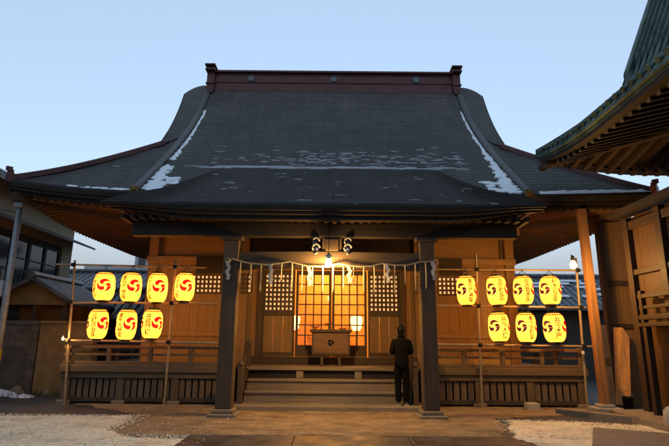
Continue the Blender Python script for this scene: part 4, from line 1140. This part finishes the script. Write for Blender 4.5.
# old snow and rubble by the left wall
def lump(name, cx, cy, rx, ry, h, m, label, cat):
    rows_ = []
    for j in range(7):
        r = j / 6; row = []
        for k in range(18):
            a = 2 * math.pi * k / 18; q = r * (1 + .22 * math.sin(3 * a + cx) + random.uniform(-.08, .08))
            row.append((cx + rx * q * math.cos(a), cy + ry * q * math.sin(a), -.02 + h * (1 - r * r) * random.uniform(.85, 1.1) if j else h))
        rows_.append(row)
    b = MB(); b.grid(rows_, True); o = b.build(name, m, None, smooth=True, fix=False); tag(o, label, cat); return o
lump('snow_pile', -9.2, 14.4, .75, .35, .18, SNOW, 'largest flat pile of old snow below the block wall', 'snow')
lump('snow_pile', -8.2, 14.0, .35, .22, .09, SNOW, 'small low snow pile in front of the ochre wall', 'snow')
random.seed(5)
for i, (x, y, r, lb) in enumerate(((-8.8, 14.7, .22, 'largest dark stone against the block wall'), (-8.45, 14.35, .13, 'small dark stone beside the small snow pile'), (-7.9, 14.6, .16, 'dark stone at the foot of the ochre wall'), (-9.7, 13.9, .15, 'dark stone at the near edge of the large snow pile'))):
    lump('rubble_stone', x, y, r, r * .8, r * 1.1, STONE, lb, 'stone')['group'] = 'rubble stones by the left wall'
b = MB()
for i in range(420):
    x, y = random.gauss(-8.3, .8), random.gauss(14.4, .35)
    if y > 14.9: continue
    a = random.uniform(0, 6.28); h = random.uniform(.05, .2); l = random.uniform(.02, .1)
    b.add([(x - .01 * math.sin(a), y + .01 * math.cos(a), 0), (x + .01 * math.sin(a), y - .01 * math.cos(a), 0), (x + l * math.cos(a), y + l * math.sin(a), h)], [(0, 1, 2)])
o = b.build('weeds', plain('dry_weeds', (.10, .10, .04), .9), None, fix=False); tag(o, 'dry weeds growing along the foot of the left wall', 'weeds', None, 'stuff')
b = MB()
for i in range(260):
    x, y = random.uniform(-4.5, 3.4), random.uniform(8.95, 12.6); r = random.uniform(.008, .028)
    if -2.4 < x < 2.2 and y > 11.6: continue
    a = random.uniform(0, 3.1); ca, sa = math.cos(a) * r, math.sin(a) * r
    b.add([(x + ca, y + sa, .008), (x - sa, y + ca, .008), (x - ca, y - sa, .008), (x + sa, y - ca, .008), (x, y, .008 + r * .9)], [(0, 1, 4), (1, 2, 4), (2, 3, 4), (3, 0, 4)])
o = b.build('pebbles', STONE, None, fix=False); tag(o, 'loose pebbles scattered on the bare earth before the steps', 'pebbles', None, 'stuff')

def stones(name, n, fx, m, label, rmin, rmax):
    b = MB()
    for i in range(n):
        x, y = fx(); r = random.uniform(rmin, rmax) * random.uniform(.7, 1.2); a = random.uniform(0, 3.1)
        ca, sa = math.cos(a) * r, math.sin(a) * r; q = random.uniform(.6, .9); z = .012
        ring = [(x + ca, y + sa), (x + (ca - sa) * .6, y + (sa + ca) * .6), (x - sa * q, y + ca * q), (x - ca, y - sa), (x + sa * q, y - ca * q)]
        b.add([(p, t, z) for p, t in ring] + [(x + (p - x) * .7, y + (t - y) * .7, z + r * .6) for p, t in ring], [(k, (k + 1) % 5, 5 + (k + 1) % 5, 5 + k) for k in range(5)] + [(5, 6, 7, 8, 9)])
    o = b.build(name, m, None, fix=False); tag(o, label, None, None, 'stuff')
def gl():
    while True:
        x, y = random.uniform(-7, -2), random.uniform(8.0, 11.0)
        if x < -3.7 or (y < 8.9 and x < -2.0) or random.random() < .12: return x, y
def gr():
    while True:
        x, y = random.uniform(3.1, 6.2), random.uniform(8.4, 10.8)
        if y > 8.9 - (x - 3) * .1 and y < 10.9 - abs(x - 4) * .3 and (x > 3.45 or random.random() < .3): return x, y
PEB = plain('pale_gravel_stone', (.72, .64, .47), .85, 0, .35, 30)
PEB2 = plain('brown_gravel_stone', (.30, .22, .13), .85, 0, .35, 30)
stones('gravel_stones', 5200, gl, PEB, 'loose pale gravel stones on the left gravel bed', .010, .026)
stones('gravel_stones', 900, gl, PEB2, 'scattered brown stones among the left gravel', .010, .024)
stones('gravel_stones', 3200, gr, PEB, 'loose pale gravel stones on the right gravel bed', .010, .024)
stones('gravel_stones', 600, gr, PEB2, 'scattered brown stones among the right gravel', .010, .024)

# ------------------------------------------------------------------ the visitor, back to the camera, at the right of the steps
PS_ = empty('person', (1.58, 12.02, .12), 'person in black jacket and trousers standing at the steps, back turned', 'person'); PS_.scale = (1.0, 1.0, 1.035)
SKIN = plain('skin', (.42, .26, .18), .55, 0, .1)
JACK = plain('black_jacket', (.007, .0065, .007), .9, 0, .35, 25, .4, .08)
TROU = plain('black_trousers', (.006, .006, .007), .9, 0, .3, 25, .4, .08)
HAIR = plain('black_hair', (.005, .0045, .004), .6, 0, .4, 60, .6, .2)
SHOE = plain('dark_shoes', (.03, .03, .03), .6)
SOLE = plain('pale_soles', (.55, .53, .5), .7)
def skin(name, verts, edges, radii, m, parent, root=0, sub=2):
    me = bpy.data.meshes.new(name); me.from_pydata(verts, edges, []); me.materials.append(m)
    o = bpy.data.objects.new(name, me); COL.objects.link(o); o.parent = parent
    s = o.modifiers.new('skin', 'SKIN'); s.use_smooth_shade = True; s.branch_smoothing = .3
    for i, r in enumerate(radii):
        d = me.skin_vertices[0].data[i]; d.radius = r if isinstance(r, tuple) else (r, r); d.use_root = (i == root)
    u = o.modifiers.new('sub', 'SUBSURF'); u.levels = u.render_levels = sub
    return o
V = []; Ed = []; Ra = []
def J(p, r, par=None):
    V.append(p); Ra.append(r)
    if par is not None: Ed.append((par, len(V) - 1))
    return len(V) - 1
pel = J((0, 0, .92), (.15, .10))
wst = J((0, .01, 1.08), (.13, .095), pel); che = J((0, 0, 1.28), (.155, .105), wst); nb = J((0, -.01, 1.42), (.09, .075), che)
nk = J((0, .0, 1.48), .052, nb); hd = J((0, .015, 1.565), (.068, .085), nk); h2 = J((0, .02, 1.64), (.072, .09), hd); J((0, .015, 1.70), (.045, .06), h2)
for sg in (-1, 1):
    hp = J((sg * .085, 0, .86), .082, pel); kn = J((sg * .085, .015, .48), .056, hp); an = J((sg * .08, -.01, .09), .038, kn); J((sg * .085, .12, .04), .032, an)
    sh = J((sg * .17, -.01, 1.385), .058, che); el = J((sg * .225, -.025, 1.12), .043, sh); wr = J((sg * .10, .19, 1.18), .028, el)
    pm = J((sg * .035, .245, 1.235), (.018, .034), wr)
    for q, (dy, l) in enumerate(((.030, .075), (.012, .088), (-.006, .082), (-.022, .062))):
        k = J((sg * .022, .262 + dy * .8, 1.27), .0095, pm); k2 = J((sg * .014, .272 + dy, 1.27 + l * .55), .0085, k); J((sg * .012, .268 + dy, 1.27 + l), .007, k2)
    tb = J((sg * .022, .225, 1.255), .0105, pm); J((sg * .016, .222, 1.295), .008, tb)
skin('body', V, Ed, Ra, SKIN, PS_, 0, 2)
V, Ed, Ra = [], [], []
b0 = J((0, 0, .76), (.185, .15)); b1 = J((0, 0, .90), (.185, .148), b0); w = J((0, .01, 1.08), (.178, .135), b1); c = J((0, -.005, 1.28), (.19, .14), w); n_ = J((0, -.012, 1.405), (.13, .105), c); J((0, -.012, 1.48), (.08, .078), n_)
for sg in (-1, 1):
    s1 = J((sg * .175, -.01, 1.365), .085, c); e1 = J((sg * .235, -.03, 1.12), .066, s1); J((sg * .19, .07, 1.12), .060, e1); J((sg * .118, .17, 1.165), .050, len(V) - 1)
skin('jacket', V, Ed, Ra, JACK, PS_, 0, 2)
V, Ed, Ra = [], [], []
p0 = J((0, 0, .95), (.15, .115))
for sg in (-1, 1):
    a1 = J((sg * .092, 0, .76), .105, p0); k1 = J((sg * .092, .012, .48), .086, a1); J((sg * .09, -.005, .24), .079, k1); J((sg * .088, -.005, .07), .078, len(V) - 1)
skin('trousers', V, Ed, Ra, TROU, PS_, 0, 2)
b = MB(); rr = []
for j in range(11):
    row = []
    for k in range(24):
        a = 2 * math.pi * k / 24; low = -.25 + .72 * smooth(.45, -.35, math.sin(a)) * -1 if math.sin(a) < .45 else .15
        ph = low + (math.pi / 2 - low) * j / 10; q = 1 + .025 * math.sin(9 * a + j)
        row.append((.100 * math.cos(ph) * math.cos(a) * q, .004 + .118 * math.cos(ph) * math.sin(a) * q, 1.625 + .122 * math.sin(ph)))
    rr.append(row)
b.grid(rr, True); b.build('hair', HAIR, PS_, smooth=True, local=True)
b = MB(); b.tube([(-.066, 0, 1.475), (-.045, -.05, 1.50), (0, -.068, 1.51), (.045, -.05, 1.50), (.066, 0, 1.475)], [.025, .038, .042, .038, .025], 8); b.build('hood_collar', JACK, PS_, smooth=True, local=True)
for sg in (-1, 1):
    b = MB(); b.lathe([(.008, -.028), (.016, -.02), (.018, 0), (.015, .02), (.007, .03)], 10, (sg * .088, .012, 1.60)); b.build('ear', SKIN, PS_, smooth=True, local=True)
b = MB(); b.tube([(0, .098, 1.62), (0, .118, 1.58), (0, .105, 1.57)], [.008, .014, .008], 8); b.build('nose', SKIN, PS_, smooth=True, local=True)
for sg in (-1, 1):
    b = MB(); b.lathe([(.002, -.011), (.009, -.006), (.011, 0), (.009, .006), (.002, .011)], 10, (sg * .03, .093, 1.615)); b.build('eye', WHITEP, PS_, smooth=True, local=True)
b = MB(); b.tube([(-.022, .094, 1.537), (0, .10, 1.535), (.022, .094, 1.537)], [.003, .006, .003], 6); b.build('mouth', plain('lips', (.3, .12, .1), .5), PS_, smooth=True, local=True)
for sg in (-1, 1):
    b = MB(); rr = []
    for y, wd, h in ((-.075, .034, .07), (-.04, .042, .08), (.03, .043, .078), (.10, .046, .06), (.155, .04, .045), (.185, .02, .03)):
        rr.append([(sg * .088 + wd * math.cos(a), y, .02 + max(0, math.sin(a)) * (h - .02)) for a in [math.pi * q / 8 for q in range(9)]])
    b.grid(rr); b.f.append(tuple(range(9))); b.build('shoe', SHOE, PS_, smooth=True, local=True)
    b = MB(); b.box(sg * .088 - .047, sg * .088 + .047, -.085, .18, 0, .024); b.build('shoe_sole', SOLE, PS_, local=True, bevel=.01)

# ------------------------------------------------------------------ unseen grove added behind the photographer to shade the front
b = MB(); rg = random.Random(3)
for i in range(34):
    cx = -34 + i * 2.1 + rg.uniform(-1, 1); cy = -13 + rg.uniform(-3, 3) + .012 * cx * cx; h = rg.uniform(12, 17)
    for k in range(260):
        u, v, w = rg.gauss(0, 1), rg.gauss(0, 1), rg.uniform(0, 1)
        r = 1.9 * (1 - .55 * w); p = Vector((cx + u * r * .7, cy + v * r * .7, 1.0 + w * (h - 1)))
        a, t = rg.uniform(0, 6.28), rg.uniform(-1, 1); e = Vector((math.cos(a), math.sin(a), t)).normalized() * rg.uniform(.35, .8); f2 = e.cross(Vector((0, .3, 1))).normalized() * .5
        b.add([p - e, p + f2, p + e, p - f2], [(0, 1, 2, 3)])
    b.tube([(cx, cy, -.1), (cx, cy, h * .8)], [.3, .08], 7)
o = b.build('added_shade_grove', plain('added_grove_foliage', (.035, .05, .025), .9), None, fix=False); tag(o, 'unseen cedar grove added behind the viewer to block low sky light', 'added trees', None, 'stuff')

# ------------------------------------------------------------------ camera, sky, sun
cam = bpy.data.cameras.new('camera'); co = bpy.data.objects.new('camera', cam); COL.objects.link(co)
cam.sensor_width = 36; cam.lens = 502 / 669 * 36; cam.clip_start = .05; cam.clip_end = 3000
pitch = math.atan(115 / 502)
co.matrix_world = Matrix.Translation((0, 0, 1.6)) @ Matrix.Rotation(R(90) + pitch, 4, 'X') @ Matrix.Rotation(R(.5), 4, 'Z')
SC.camera = co
wd = bpy.data.worlds.new('World'); SC.world = wd; wd.use_nodes = True
nt = wd.node_tree; nt.nodes.clear()
wo = nt.nodes.new('ShaderNodeOutputWorld'); bg = nt.nodes.new('ShaderNodeBackground'); sky = nt.nodes.new('ShaderNodeTexSky')
SUN_EL, SUN_AZ = R(24), R(0)       # veiled low sun behind the hall: the front stays in shade
sky.sky_type = 'NISHITA'; sky.sun_disc = False; sky.sun_elevation = SUN_EL; sky.sun_rotation = SUN_AZ
sky.air_density = 1.0; sky.dust_density = 0; sky.ozone_density = 1.0
mx = nt.nodes.new('ShaderNodeMix'); mx.data_type = 'RGBA'; mx.inputs[0].default_value = .6     # thin even cloud veil
nt.links.new(sky.outputs[0], mx.inputs[6]); mx.inputs[7].default_value = (2.10, 3.26, 4.55, 1)
tint = nt.nodes.new('ShaderNodeMix'); tint.data_type = 'RGBA'; tint.blend_type = 'MULTIPLY'; tint.inputs[0].default_value = 1; tint.inputs[7].default_value = (1.0, .87, .80, 1)
# a grey cloud bank low over the horizon
geo = nt.nodes.new('ShaderNodeTexCoord'); sep = nt.nodes.new('ShaderNodeSeparateXYZ'); nt.links.new(geo.outputs['Generated'], sep.inputs[0])
mr = N(nt, 'ShaderNodeMapRange'); mr.inputs['From Min'].default_value = .10; mr.inputs['From Max'].default_value = .27; nt.links.new(sep.outputs[2], mr.inputs['Value'])
bank = nt.nodes.new('ShaderNodeMix'); bank.data_type = 'RGBA'; nt.links.new(mr.outputs[0], bank.inputs[0]); bank.inputs[6].default_value = (1.75, 2.15, 2.5, 1)
nt.links.new(mx.outputs[2], bank.inputs[7]); nt.links.new(bank.outputs[2], tint.inputs[6])
nt.links.new(tint.outputs[2], bg.inputs['Color']); bg.inputs['Strength'].default_value = .15
nt.links.new(bg.outputs[0], wo.inputs['Surface'])
sl = bpy.data.lights.new('sun', 'SUN'); sl.energy = .12; sl.angle = R(25); sl.color = (1, .9, .78)
so = bpy.data.objects.new('sun', sl); COL.objects.link(so)
d = Vector((math.sin(SUN_AZ) * math.cos(SUN_EL), math.cos(SUN_AZ) * math.cos(SUN_EL), math.sin(SUN_EL)))
so.rotation_euler = d.to_track_quat('Z', 'Y').to_euler(); so.location = (0, -10, 20)
vs = SC.view_settings; vs.view_transform = 'Standard'; vs.look = 'None'; vs.gamma = 1; vs.exposure = .75; vs.use_curve_mapping = False
SC.cycles.use_denoising = True
SC.cycles.max_bounces = 6; SC.cycles.sample_clamp_indirect = 4
